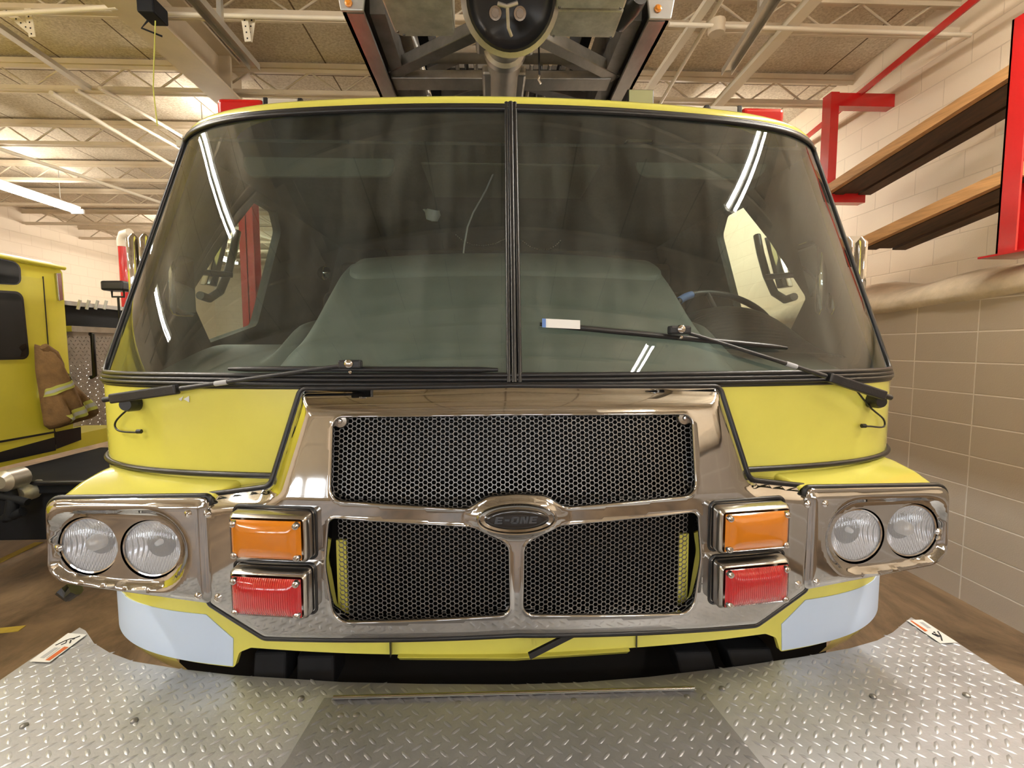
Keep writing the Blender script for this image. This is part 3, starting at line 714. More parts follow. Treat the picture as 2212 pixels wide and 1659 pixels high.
# rolled lower lip, its seams
MB().prism([(-.31, 1.213, zc0+.002), (0, 1.20, zc0), (.31, 1.213, zc0+.002), (.31, 1.24, zc0-.022), (0, 1.225, zc0-.024), (-.31, 1.24, zc0-.022)], (0, .06, 0)).build('lower_lip', 'yellow_paint', cabm, bevel=.004)
a = U(843, 1398, Y=1.215); MB().box((a.x-.0012, a.y-.003, zc0+.004), (a.x+.0012, a.y+.02, a.z+.02)).build('panel_seam', 'rubber', cabm)
a = U(1375, 1385, Y=1.225); MB().box((a.x-.0012, a.y-.003, zc0+.004), (a.x+.0012, a.y+.02, a.z+.02)).build('panel_seam', 'rubber', cabm)
# reflective pale decals on the skirts, dark lower roll under them
for s in (-1, 1):
    q = [SC_((503, 1375), (1686, 1351)), SC_((456, 1331), (1748, 1291)), SC_((277, 1291), (1895, 1251))]
    P = [(x2u(x, z), z) for x, z in q]; P += [(1.30, q[2][1]+.004), (1.72, q[2][1]+.004), (1.72, .86), (1.69, .836), (uk+.004, .836)]
    P = [(s*a, b) for a, b in P]
    skin(P, [], lambda u, z: cab(u, z, .0022), .03, rim=[(0, .002)], back=cback).build('reflective_decal', 'white_decal', TR, smooth=60)
    P = [(s*.945, .836), (s*1.99, .836), (s*1.99, .77), (s*.945, .77)]
    skin(P, [], lambda u, z: cab(u, z, .000-.9*max(0, .836-z)**1.15), .02).build('lower_roll', 'yellow_paint', TR, smooth=60)
# small torn white sticker
a = UC(388, 859, .002); o = MB()
o.prism([UC(386, 862, .002), UC(396, 856, .002), UC(392, 866, .002)], (0, -.001, 0)).prism([UC(397, 862, .002), UC(409, 855, .002), UC(409, 869, .002)], (0, -.001, 0))
o.build('torn_sticker', 'paper', TR)

# --- upper body sides with door windows
def sidewin(s):
    P = [(512, 430, .03), (558, 456, .05), (578, 500, .05), (581, 703, .03), (497, 740, .01), (430, 640, .02), (474, 510, .02)]
    o = []
    for x, y, r in P:
        p = U(x, y, X=-1.185); o.append((2+p.y-sideY(p.z), p.z, r))
    return fillet([(s*a, b, r) for a, b, r in o], 5)
for s in (-1, 1):
    o4 = [(s*a, b) for a, b in ((1.52, 1.60), (3.55, 1.60), (3.55, 2.425), (1.50, 2.425))]
    h = sidewin(s)
    up = skin(o4, [h], cf_, .05).build('cab_side', 'yellow_paint', TR, smooth=50)
    skin(o4, [h], lambda u, z: cab(u, z, -.035), .05, hrim=[(.003, -.0385)], back=cback).build('side_lining', 'trim_dark', up, smooth=50)
    skin([(p[0]*1.0, p[1]) for p in h], [], lambda u, z: cab(u, z, -.018), .06).build('door_window', 'door_glass', up, smooth=60)
# roof with front brow
US = [i/24*3.55 for i in range(-24, 25)]
def roof(rows, name, m, par, cap=True):
    V = []; n = len(US)
    mb = MB()
    for z, k in rows:
        for u in US:
            p = cab(u, z); c = Vector((0, 2.5, 0)); V.append(Vector((p.x*(1-k), c.y+(p.y-c.y)*(1-k), z)))
    fs = [(j*n+i, j*n+i+1, (j+1)*n+i+1, (j+1)*n+i) for j in range(len(rows)-1) for i in range(n-1)]
    if cap: fs.append(tuple((len(rows)-1)*n+i for i in range(n)))
    return mb.add(V, fs).build(name, m, par, smooth=50)
US = [-3.55, -3, -2.5]+[i/20 for i in range(-40, 41)]+[2.5, 3, 3.55]
ZW0, ZW1 = 1.632, U(1107, 241, Y=1.43).z
print('ZW1', ZW1, 'seal top', U(1107, 223, Y=1.435).z, 'roof', U(1107, 212, Y=1.44).z)
ZS = U(1107, 224, Y=1.435).z
rf = roof([(ZS-.004, 0), (ZS+.008, -.003), (ZS+.016, 0), (ZS+.024, .008), (ZS+.032, .03), (ZS+.036, .1)], 'cab_roof', 'yellow_paint', TR, cap=False)
roof([(ZS+.036, .1), (ZS+.038, .4)], 'roof_panel', 'tread_far', TR)  # unseen roof top, made grey so no yellow light bounces onto the ladder
MB().box((-1.05, 1.65, ZS-.03), (1.05, 3.4, ZS-.02)).build('headliner', 'trim_dark', TR)
MB().box((-1.2, 3.38, .8), (1.2, 3.42, ZS)).build('cab_rear_wall', 'liner', TR)
MB().box((-1.2, 1.5, .95), (1.2, 3.4, 1.0)).build('cab_floor', 'liner', TR)
for s in (-1, 1):   # body behind the crew cab
    pass
MB().box((-1.22, 3.45, .7), (1.22, 8.5, 2.35)).build('rear_body', 'tread_far', TR, bevel=.03)  # hidden body in grey, chosen to keep yellow bounce off the ladder

# --- split windscreen
US_ = 1.50
for s in (-1, 1):
    ol = fillet([(s*.012, ZW0, .012), (s*US_, ZW0, .05), (s*US_, ZW1-.01, .05), (s*.012, ZW1, .012)], 6)
    g_ = skin(ol, [], cf_, .03).build('windscreen_pane', 'windshield_glass', TR, smooth=80)
def ring(off, r, name=None, uu=US_, ext=0.):
    P = fillet([(-uu-ext, ZW0-off, .06+off), (uu+ext, ZW0-off, .06+off), (uu+ext, ZW1+off*.8, .06+off), (-uu-ext, ZW1+off*.8, .06+off)], 8)
    P = resamp(P, .03); return P
sl = MB()
for off, r in ((.002, .0075), (.013, .0065), (.024, .0065), (.033, .005)):
    P = ring(off if off < .03 else off, r, ext=off*1.2)
    pts = []
    for u, z in P:
        # ribs crowd together at the top, where the strip is narrower
        if z > 2.0: z = ZW1+(z-ZW1)*.55 if z > ZW1-.02 else z
        pts.append(cab(u, z, .004 if off < .03 else 0))
    sl.tube(pts, r, 8, closed=True)
seal = sl.build('windscreen_seal', 'rubber', TR, smooth=60)
mb = MB()
for dx, r in ((-.014, .006), (0, .008), (.014, .006)):
    mb.tube([cab(dx, ZW0-.02+(ZW1-ZW0+.04)*k/20, .006)+Vector((0, 0, 0)) for k in range(21)], r, 8)
mb.add([cab(-.02, ZW0-.01, .0), cab(.02, ZW0-.01, .0), cab(.02, ZW1+.01, .0), cab(-.02, ZW1+.01, .0)], [(0, 1, 2, 3)])
mb.build('centre_post', 'rubber', seal, smooth=60)

# --- chrome grille surround
feh = lambda x, z: face(x, z)+.036
fel = lambda x, z: face(x, z)+.012
T1 = SYM((650, 842), (1555, 838), feh); T2 = SYM((583, 1062), (1620, 1050), feh); T3 = SYM((439, 1080), (1757, 1057), fel)
T4 = S((447, 1308), (1742, 1274)); T5 = S((570, 1382), (1639, 1351)); zt0 = U(1110, 836, Y=face(0, 1.6)+.036).z; zb0 = U(1110, 1374, Y=face(0, 1)).z
CO = fillet([(0, zt0, 0), (T1[0], T1[1], .02), (T2[0], T2[1]+.01, .03), (T3[0], T3[1], .008), (T4[0], T4[1], .012), (T5[0], T5[1], .03), (0, zb0, 0)]
            +[(-T5[0], T5[1], .03), (-T4[0], T4[1], .012), (-T3[0], T3[1], .008), (-T2[0], T2[1]+.01, .03), (-T1[0], T1[1], .02)], 6)
A = S((714, 895), (1499, 893)); B = S((712, 1088), (1511, 1072)); C1 = S((1008, 1104), (1216, 1103)); C2 = S((1055, 1078), (1176, 1077))
zD = U(1116, 1073, Y=1.115).z; zA0 = U(1110, 894, Y=face(0, 1.5)).z
HU = fillet([(0, zA0, 0), (A[0], A[1], .03), (B[0], B[1], .035), (C1[0], C1[1], .05), (C2[0], C2[1], .05), (0, zD, .1), (-C2[0], C2[1], .05), (-C1[0], C1[1], .05), (-B[0], B[1], .035), (-A[0], A[1], .03)], 6)
p1 = S((708, 1114), (1514, 1102)); p2 = S((1022, 1135), (1206, 1132)); p3_ = S((1060, 1154), (1168, 1152)); p4 = S((1104, 1172), (1129, 1172))
p5 = S((1107, 1334), (1126, 1332)); p6 = S((722, 1347), (1503, 1331)); p7 = S((697, 1220), (1519, 1212))
HL = {}
for s in (-1, 1):
    HL[s] = fillet([(s*p1[0], p1[1], .025), (s*p2[0], p2[1], .06), (s*p3_[0], p3_[1], .05), (s*p4[0], p4[1], .05), (s*p5[0], p5[1], .03), (s*p6[0], p6[1], .045), (s*p7[0], p7[1], .15)], 6)
COn = np.array([(p.x, p.y) for p in resamp(CO, .02)]); zmid = T2[1]
def chrome_fn(x, z):
    d = dist1(COn, x, z) if in1(COn, x, z) else 0
    k = ss(zmid-.035, zmid+.02, z); Y = face(x, z)
    R1 = .06; lo = .007*max(0, 1-d/.014)**2; hi = .038*max(0, 1-d/R1)**2
    if z < zmid+.02 and z > zmid-.12:      # shoulder under the trapezoid rolls back towards the pods
        hi2 = .035*max(0, 1-d/.035)**2 if z > zmid-.05 and abs(x) > T2[0]-.04 else 0; lo = max(lo, hi2)
    e = math.hypot(x/.105, (z-EC[1])/.045)
    return Vector((x, Y+lo*(1-k)+hi*k-.012*ss(1.25, .8, e), z))
ec = U(1116, 1119, Y=1.11); EC = (0, ec.z)
rimc = [(.002, .0015), (.0035, .005), (.004, .03), (.004, .12)]
hr = [(.0015, -.0012), (.004, -.0008), (.006, .002), (.0065, .007), (.0065, .032)]
gs = skin(CO, [HU, HL[-1], HL[1]], chrome_fn, .0065, rimc, hr).build('grille_surround', 'chrome', TR, smooth=60)
gk = resamp(CO, .012); gn = []
for i in range(len(gk)):
    t = (gk[(i+2) % len(gk)]-gk[i-2]); t.normalize(); gn.append(Vector((t.y, -t.x)))
sgn = 1 if (gn[0].y > 0) == (gk[0].y > 1.3) else -1
MB().tube([Vector((p.x+n.x*sgn*.0035, chrome_fn(p.x, p.y).y+.004, p.y+n.y*sgn*.0035)) for p, n in zip(gk, gn)], .0072, 8, closed=True).build('surround_gasket', 'rubber', gs, smooth=60)
# punched hexagon mesh behind each opening
def hexmesh(P, lim, y0):
    p = .0121; cw = p*.866; xs_ = [q[0] for q in P]; zs_ = [q[1] for q in P]; c = []
    i0 = int(min(xs_)/cw)-3
    for i in range(i0, int(max(xs_)/cw)+3):
        for j in range(int(min(zs_)/p)-3, int(max(zs_)/p)+3): c.append((i*cw, (j+.5*(i % 2))*p))
    c = np.array(c); ok = (inside(P, c[:, 0], c[:, 1])|(dist(P, c[:, 0], c[:, 1]) < .022))&(np.abs(c[:, 0]) < lim)
    mb = MB(); R = p/2/.866; ri = R*.85
    for x, z in c[ok]:
        vs = []
        for rr_, dy in ((R, .0), (ri, .0), (ri*.99, .0022)):
            for k in range(6):
                a = math.pi/3*k; X = x+rr_*math.cos(a); Z = z+rr_*math.sin(a); vs.append((X, face(X, 1)+.05*max(0, min(1, (Z-1.34)/.25))*1.0+y0+dy, Z))
        mb.add(vs, [(k, (k+1) % 6, 6+(k+1) % 6, 6+k) for k in range(6)]+[(6+k, 6+(k+1) % 6, 12+(k+1) % 6, 12+k) for k in range(6)])
    return mb
for P, lim in ((HU, .50), (HL[-1], .432), (HL[1], .432)):
    hexmesh(P, lim, .030).build('grille_mesh', 'mesh_metal', gs)
# radiator behind
rd = MB().box((-.60, 1.40, .90), (.60, 1.5, 1.60)); rd.build('radiator', 'deep_black', TR)
m_ = MB()
for k in range(64): z = .94+k*.0098; m_.box((-.39, 1.30, z), (.39, 1.312, z+.0022))
m_.build('radiator_fins', 'radiator', TR)['kind'] = 'stuff'
for s in (-1, 1):
    MB().box((s*.425, 1.19, .97), (s*.449, 1.198, 1.22)).build('shroud_flange', 'yellow_paint', TR)
    MB().box((s*.47, 1.27, .95), (s*.60, 1.40, 1.58)).build('radiator_shroud', 'deep_black', TR)
# two small corner brackets of the upper mesh
for s in (-1, 1):
    x = s*(A[0]-.018); z = A[1]-.016
    MB().lathe((x, face(x, z)+.022, z), (0, -1, 0), [(0, .006), (.016, .005), (.02, 0), (.02, -.01)], 16).build('corner_bracket', 'chrome_rough', gs, smooth=40)
    MB().lathe((x, face(x, z)+.016, z), (0, -1, 0), [(0, .005), (.005, .004), (.007, 0)], 10).build('screw', 'chrome_clean', gs, smooth=40)
# screws in the corners of the surround
for L, R in (((449, 1110), (1748, 1089)), ((470, 1290), (1722, 1262)), ((480, 1305), (1732, 1254))):
    q = S(L, R)
    for s in (-1, 1):
        MB().lathe((s*q[0], face(q[0], q[1])+.0, q[1]), (0, -1, 0), [(0, .004), (.003, .0045), (.006, .003), (.0095, .0012), (.010, -.002)], 14).build('screw', 'chrome_clean', gs, smooth=30)

# --- emblem
em = MB()
def ell(a, b, y, n=56): return [(EC[0]+a*math.cos(2*math.pi*k/n), y, EC[1]+b*math.sin(2*math.pi*k/n)) for k in range(n)]
def loft(mb, rings, cap=True):
    n = len(rings[0]); o = [q for R in rings for q in R]
    mb.add(o, [(i*n+j, i*n+(j+1) % n, (i+1)*n+(j+1) % n, (i+1)*n+j) for i in range(len(rings)-1) for j in range(n)]+([tuple((len(rings)-1)*n+j for j in range(n))] if cap else []))
    return mb
y0 = 1.104
loft(em, [ell(.0955, .0375, y0+.012), ell(.0955, .0375, y0-.004), ell(.093, .0350, y0-.010), ell(.089, .0325, y0-.009), ell(.086, .031, y0-.003), ell(.077, .0262, y0-.001), ell(.0755, .0250, y0-.004)])
emb = em.build('emblem', 'chrome', TR, smooth=40)
loft(MB(), [ell(.0755, .0250, y0-.0035), ell(.0745, .0245, y0-.005), ell(.06, .019, y0-.0062), ell(.03, .01, y0-.0066)]).build('emblem_badge', 'emblem_black', emb, smooth=60)
SH = .22
def stroke(mb, rects, x0, yy=y0-.0082, h=.0165, w=.018):
    for a, b, c, d in rects:
        P = [(a, b), (c, b), (c, d), (a, d)]
        mb.prism([(x0+px*w+(pz-.5)*h*SH, yy, EC[1]-.0005+(pz-.5)*h) for px, pz in P], (0, .003, 0))
LT = {'E': [(0, 0, .34, 1), (.34, .78, 1, 1), (.34, .39, .92, .62), (.34, 0, 1, .22)], '-': [(0, .38, .62, .64)],
      'O': [(0, .12, .30, .88), (.70, .12, 1, .88), (.12, .78, .88, 1), (.12, 0, .88, .22)], 'N': [(0, 0, .28, 1), (.72, 0, 1, 1)]}
xx = -.051
for ch, adv in (('E', .0225), ('-', .0150), ('O', .0215), ('N', .0215), ('E', .02)):
    lm = MB(); stroke(lm, LT[ch], xx)
    if ch == 'N':
        P = [(.2, 1), (.45, 1), (.85, 0), (.58, 0)]
        lm.prism([(xx+px*.018+(pz-.5)*.0165*SH, y0-.0082, EC[1]-.0005+(pz-.5)*.0165) for px, pz in P], (0, .003, 0))
    lm.build('letter' if ch != '-' else 'hyphen', 'letter_grey', emb); xx += adv

# --- warning lights: amber over red on both sides
def wlight(s, Lo, Li, Ro, Ri, m, name, lab):
    """outer top and inner bottom corners of the lens"""
    yw = lambda x, z: face(x, 1)-.044
    a = SYM(Lo, Ro, yw); b = SYM(Li, Ri, yw); xo, zt_ = a; xi, zb_ = b; cx = (xo+xi)/2; cz = (zt_+zb_)/2; w = (xo-xi)/2; h = (zt_-zb_)/2
    yf = lambda x: yw(x, 0)
    def rect(w_, h_, dy, r): return [(s*(cx+p.x), yf(cx+p.x)+dy, cz+p.y) for p in fillet([(-w_, -h_, r), (w_, -h_, r), (w_, h_, r), (-w_, h_, r)], 5)]
    bz = loft(MB(), [rect(w+.013, h+.012, .045, .012), rect(w+.012, h+.011, .012, .012), rect(w+.007, h+.006, .002, .01), rect(w+.004, h+.0035, .0, .008), rect(w+.001, h+.001, .004, .006), rect(w, h, .02, .006)])
    o = bz.build('warning_light', 'chrome_rough', TR, smooth=35); o['label'] = lab
    gk = MB(); gp = rect(w+.018, h+.016, .040, .014); gk.tube([Vector((p[0], face(p[0], p[2])+.002, p[2])) for p in gp], .005, 6, closed=True); gk.build('gasket', 'rubber', o, smooth=60)
    def ln(u, v):
        e = min(1, 3.2*min(u, 1-u, (v)*.62, (1-v)*.62)/.5); x = -w+2*w*u; z = -h+2*h*v
        # cut corners carry the screws
        return Vector((s*(cx+x), yf(cx+x)-.004-.011*e**.5-.004*(1-(2*u-1)**2)*(1-(2*v-1)**2), cz+z))
    lens = MB().grid(ln, 30, 20); lens.build(name, m, o, smooth=60)
    for i in (-1, 1):
        for j in (-1, 1):
            x = cx+i*(w-.009); z = cz+j*(h-.008)
            MB().lathe((s*x, yf(x)-.010, z), (0, -1, 0), [(0, .009), (.0035, .0085), (.0048, .006), (.0075, .005), (.0085, -.004)], 12).build('lens_screw', 'chrome_rough', o, smooth=40)
def lensmat(name, col, bands):
    m = mat(name, col, .10, coat=1., spec=.6); t = m.node_tree; b = t.nodes['Principled BSDF']
    g = nn(t, 'ShaderNodeNewGeometry'); wv = nn(t, 'ShaderNodeTexWave'); wv.bands_direction = bands; wv.inputs['Scale'].default_value = 60; wv.inputs['Distortion'].default_value = .2
    t.links.new(g.outputs['Position'], wv.inputs['Vector']); bp = nn(t, 'ShaderNodeBump'); bp.inputs['Strength'].default_value = .5; bp.inputs['Distance'].default_value = .002
    t.links.new(wv.outputs['Fac'], bp.inputs['Height']); t.links.new(bp.outputs[0], b.inputs['Normal'])
lensmat('red_ribbed', (.42, .005, .009), 'X')
for s in (-1, 1):
    wlight(s, (500, 1117), (653, 1208), (1702, 1104), (1563, 1191), 'amber', 'amber_lens', 'upper warning light with amber lens')
    wlight(s, (500, 1241), (653, 1334), (1699, 1220), (1563, 1308), 'red_ribbed', 'red_lens', 'lower warning light with ribbed red lens')

# --- headlight pods
def podY(x, z=0): return 1.175+.02*((abs(x)-.75)/.4)
PQ = [((443, 1082, .012), (1757, 1062)), ((86, 1088, .03), (2052, 1056)), ((90, 1236, .04), (2049, 1194)), ((118, 1270, .05), (2028, 1212)), ((450, 1309, .012), (1743, 1273))]
PP = []
for (lx, ly, r), (rx, ry) in PQ:
    q = SYM((lx, ly), (rx, ry), podY); PP.append((q[0], q[1], r))
_m = mat('reflector', (.92, .94, .97), .26, .85); _t = _m.node_tree
_g = nn(_t, 'ShaderNodeNewGeometry'); _w = nn(_t, 'ShaderNodeTexWave'); _w.bands_direction = 'X'; _w.inputs['Scale'].default_value = 38; _w.inputs['Distortion'].default_value = 1.2; _w.inputs['Detail Scale'].default_value = .6
_t.links.new(_g.outputs['Position'], _w.inputs['Vector']); _b = nn(_t, 'ShaderNodeBump'); _b.inputs['Strength'].default_value = .8; _b.inputs['Distance'].default_value = .004
_t.links.new(_w.outputs['Fac'], _b.inputs['Height']); _t.links.new(_b.outputs[0], _t.nodes['Principled BSDF'].inputs['Normal'])
hlc = [SYM((192, 1181), (1974, 1147), lambda x, z: podY(x)+.022), SYM((325, 1190), (1853, 1156), lambda x, z: podY(x)+.022)]
HR = min(.076, abs(hlc[0][0]-hlc[1][0])/2-.0012); print('lamp dist', hlc, HR)
for s in (-1, 1):
    ol = fillet([(s*a, b, r) for a, b, r in PP], 7)
    body = MB(); n = len(ol); rows = []
    xo = PP[1][0]
    for (Y, k, dz) in ((.026, 0, .003), (.05, .003, .010), (.10, .012, .024), (.18, .025, .035), (.25, .035, .038), (.42, .055, .030), (.60, .06, .02)):
        R = []
        for p in ol:
            t_ = max(0, min(1, (abs(p[0])-.76)/.41)); top = p[1] > 1.3
            x = abs(p[0])+k*t_-(Y*.42*(1-t_) if top or True else 0)
            z = p[1]+(dz if top else Y*.12*t_)
            R.append(Vector((s*x, podY(abs(p[0]))+.006+Y*(1.0+.0*t_), z)))
        rows.append(R)
    loft(body, rows, cap=False)
    pod = body.build('headlight_pod', 'yellow_paint', TR, smooth=50)
    cxm = (hlc[0][0]+hlc[1][0])/2; czm = (hlc[0][1]+hlc[1][1])/2
    holes = [[Vector((s*c[0]+HR*math.cos(2*math.pi*k/48), c[1]+HR*math.sin(2*math.pi*k/48))) for k in range(48)] for c in hlc]
    oln = np.array([(p.x, p.y) for p in ol])
    def bzf(x, z, s=s, oln=oln):
        ax = abs(x); d = math.hypot(max(0, abs(ax-cxm)-abs(hlc[0][0]-hlc[1][0])/2), z-czm)
        e = dist1(oln, x, z)
        return Vector((x, podY(ax)+.022*ss(.112, .082, d)*ss(0, .018, e)+.010*max(0, 1-e/.016)**2, z))
    bz = skin(ol, holes, bzf, .008, rim=[(.0015, .0015), (.0035, .005), (.0045, .035)], hrim=[(0, .006), (-.001, .05)]).build('lamp_bezel', 'chrome', pod, smooth=60)
    MB().tube([Vector((p.x+(s*.004 if abs(p.x) > .9 else -s*.004), podY(abs(p.x))+.024, p.y+(.005 if p.y > 1.2 else -.003))) for p in resamp(ol, .02)], .0072, 8, closed=True).build('bezel_gasket', 'rubber', pod, smooth=60)
    for c, inner in zip(hlc, (0, 1)):
        cc = Vector((s*c[0], podY(c[0])+.030, c[1])); r = HR-.0015
        hl = MB().lathe(cc, (0, -1, 0), [(r-.003, -.02), (r, -.012), (r, -.002), (r-.0025, .002), (r-.006, .001), (r-.007, -.006)], 48).build('headlamp', 'chrome_clean', pod, smooth=40)
        rg = r-.0065
        MB().lathe(cc, (0, -1, 0), [(rg, -.004), (rg*.8, -.016), (rg*.5, -.034), (rg*.2, -.045), (0, -.047)], 40).build('reflector_bowl', 'reflector', hl, smooth=70)
        MB().lathe(cc, (0, -1, 0), [(0, .012), (rg*.3, .0112), (rg*.6, .0085), (rg*.85, .004), (rg, -.002), (rg*.98, -.005), (rg*.6, .004), (0, .008)], 48).build('headlamp_glass', 'headlamp_glass', hl, smooth=70)
        if not inner: MB().lathe(cc, (0, -1, 0), [(0, .002), (.012, .0), (.019, -.008), (.021, -.03)], 24).build('bulb_shield', 'galv', hl, smooth=60)
        else: MB().lathe(cc+Vector((0, .03, .005)), (0, -1, 0), [(0, .018), (.006, .015), (.008, 0)], 16).build('bulb', 'paper', hl, smooth=60)
    bk = MB()
    for c in hlc: bk.lathe((s*c[0], podY(c[0])+.05, c[1]), (0, -1, 0), [(0, -.012), (HR+.004, -.012), (HR+.004, .006)], 32)
    bk.build('lamp_bucket', 'deep_black', pod)
    for L, R in (((407, 1112), (1783, 1085)), ((430, 1290), (1765, 1255)), ((130, 1262), (2030, 1075))):
        q = SYM(L, R, podY); MB().lathe((s*q[0], podY(q[0])-.000, q[1]), (0, -1, 0), [(0, .004), (.003, .0045), (.006, .003), (.009, .0012), (.0095, -.003)], 12).build('screw', 'chrome_clean', bz, smooth=30)
    # black strip where the pod meets the cab
    zz = UC(345, 1016).z; print('zz', zz)
    MB().tube([cab(s*(x2u(.60, 1.3)+(1.95-x2u(.60, 1.3))*k/40), zz, .004) for k in range(41)], .008, 8).build('pod_gasket', 'rubber', pod, smooth=60)
MB().tube([U(135, 1272, Y=1.45), U(150, 1285, Y=1.45), U(165, 1272, Y=1.45)], .02, 8).build('rubber_stop', 'rubber', TR)
# ------------------------------------------------------------ front bumper with tread plate deck
ZP = .82
BP = MB(); bpar = BP
bump = MB(); bump.box((-1.15, .56, .50), (1.15, .60, .80)).box((-1.15, .60, .50), (1.15, 1.28, .52)).build('bumper_channel', 'black_frame', TR, bevel=.008)
bumper = TR.children[-1]
back = [(172, 1355), (185, 1362), (203, 1389), (236, 1409), (287, 1428), (385, 1444), (506, 1458), (739, 1473), (920, 1477), (1110, 1478), (1250, 1474), (1400, 1462), (1601, 1438), (1735, 1418), (1835, 1400), (1895, 1383), (1929, 1365), (1949, 1348), (1968, 1333)]
PL = [U(x, y, Z=ZP) for x, y in back]
rside = [U(x, y, Z=ZP) for x, y in ((2066, 1386), (2212, 1482))]; lside = [U(x, y, Z=ZP) for x, y in ((66, 1424), (0, 1469))]
ext = lambda a, b, Y: a+(b-a)*((Y-a.y)/(b.y-a.y))
PO = [(p.x, p.y) for p in PL]+[(p.x, p.y) for p in rside]+[tuple(ext(rside[0], rside[1], .56))[:2], tuple(ext(lside[0], lside[1], .56))[:2]]+[(p.x, p.y) for p in reversed(lside)]
LID = [(700, 1510), (1512, 1489), (1612, 1612), (1700, 1720), (530, 1740), (616, 1650)]
LO = [(p.x, p.y) for p in (U(x, y, Z=ZP) for x, y in LID)]
def plate(P, name, m, par, z, th=.006):
    mb = MB(); mb.prism([(p[0], p[1], z-th) for p in P], (0, 0, th)); return mb.build(name, m, par, bevel=.001)
deck = plate(PO, 'tread_deck', 'tread', bumper, ZP)
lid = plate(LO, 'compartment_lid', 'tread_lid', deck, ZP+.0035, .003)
def lugs(P, excl, z, name, m, par):
    mb = MB(); a = .0405; k = .0285; L, w, h = .0165, .0044, .0024
    xs = [p[0] for p in P]; ys = [p[1] for p in P]; c = []
    for i in range(int(min(xs)/k)-2, int(max(xs)/k)+3):
        for j in range(int(min(ys)/k)-2, int(max(ys)/k)+3): c.append((i*k*.72, j*k*.72, (i+j) % 2))
    c = []; q = .0205
    for i in range(int(min(xs)/q)-2, int(max(xs)/q)+3):
        for j in range(int(min(ys)/q)-2, int(max(ys)/q)+3):
            if (i+j) % 2 == 0: c.append((i*q, j*q, i % 2))
    c = np.array(c); ok = inside(P, c[:, 0], c[:, 1])&(dist(P, c[:, 0], c[:, 1]) > .007)
    if excl is not None: ok &= ~(inside(excl, c[:, 0], c[:, 1])|(dist(excl, c[:, 0], c[:, 1]) < .012))
    for x, y, s in c[ok]:
        dx, dy = (.7071, .7071) if s else (-.7071, .7071)
        f = lambda t, u, v: (x+dx*t-dy*u, y+dy*t+dx*u, z+v)
        mb.add([f(-L, 0, 0), f(-L*.45, w, 0), f(L*.45, w, 0), f(L, 0, 0), f(L*.45, -w, 0), f(-L*.45, -w, 0), f(-L*.5, 0, h), f(L*.5, 0, h)],
               [(0, 6, 1), (1, 6, 7, 2), (2, 7, 3), (3, 7, 4), (4, 7, 6, 5), (5, 6, 0)])
    me = D.meshes.new(name); me.from_pydata(mb.v, [], mb.f); me.materials.append(MT[m]); me.shade_smooth(); o = D.objects.new(name, me); COL.objects.link(o); o.parent = par
    return o
lugs(PO, LO, ZP+.0003, 'tread_pattern', 'tread', deck)
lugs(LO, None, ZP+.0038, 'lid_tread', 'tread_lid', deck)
ha = U(720, 1507, Z=ZP+.008); hb = U(1500, 1487, Z=ZP+.008)
mb = MB().tube([ha, hb], .0052, 10); mb.build('hinge_pin', 'chrome_rough', deck, smooth=60)
n_ = Vector((0, .011, -.004)); MB().prism([ha-n_, hb-n_, hb+n_, ha+n_], (0, 0, .0015)).build('hinge_leaf', 'tread', deck)
for px_ in ((736, 1526), (770, 1544), (736, 1545), (722, 1578), (755, 1578), (990, 1518), (1240, 1512), (1484, 1504), (1886, 1503), (2088, 1500), (290, 1555), (52, 1566), (650, 1507), (1560, 1486)):
    c = U(px_[0], px_[1], Z=ZP+.004); MB().lathe(c, (0, 0, 1), [(0, .003), (.004, .003), (.008, .0005), (.0085, -.004)], 12).build('deck_screw', 'aluminium_dark', deck, smooth=40)
# warning stickers on both horns of the deck
def sticker(quad, bar, strokes, greys):
    z = ZP+.0034
    P = [U(x, y, Z=z) for x, y in quad]; s_ = MB().prism(P, (0, 0, .0008)).build('warning_sticker', 'paper', deck)
    MB().prism([U(x, y, Z=z+.001) for x, y in bar], (0, 0, .0006)).build('orange_bar', 'orange_print', deck)
    m_ = MB()
    for st, r in strokes: m_.tube([U(x, y, Z=z+.0012) for x, y in st], r, 6)
    m_.build('pictogram', 'black_print', deck)
    m_ = MB()
    for g in greys: m_.prism([U(x, y, Z=z+.001) for x, y in g], (0, 0, .0004))
    m_.build('small_print', 'grey_print', deck)
sticker([(147, 1368), (187, 1371), (107, 1431), (64, 1429)], [(139, 1397), (148, 1398), (107, 1427), (98, 1426)],
        [([(120, 1394), (141, 1384), (152, 1380), (160, 1379), (173, 1374)], .0016), ([(132, 1393), (142, 1389), (144, 1384)], .0016), ([(151, 1389), (153, 1383)], .002), ([(156, 1381), (162, 1379)], .003)],
        [[(118, 1399), (126, 1399), (95, 1422), (86, 1421)], [(129, 1399), (131, 1399), (101, 1422), (99, 1422)]])
sticker([(1958, 1340), (1992, 1339), (2068, 1388), (2031, 1390)], [(1966, 1341), (1970, 1341), (2004, 1363), (1998, 1364)],
        [([(2026, 1364), (2032, 1373), (2035, 1384)], .002), ([(2014, 1369), (2026, 1375), (2032, 1374)], .003), ([(2018, 1366), (2019, 1367)], .003), ([(2020, 1369), (2030, 1374)], .0015)],
        [[(1986, 1344), (1994, 1344), (2012, 1357), (2004, 1357)]])
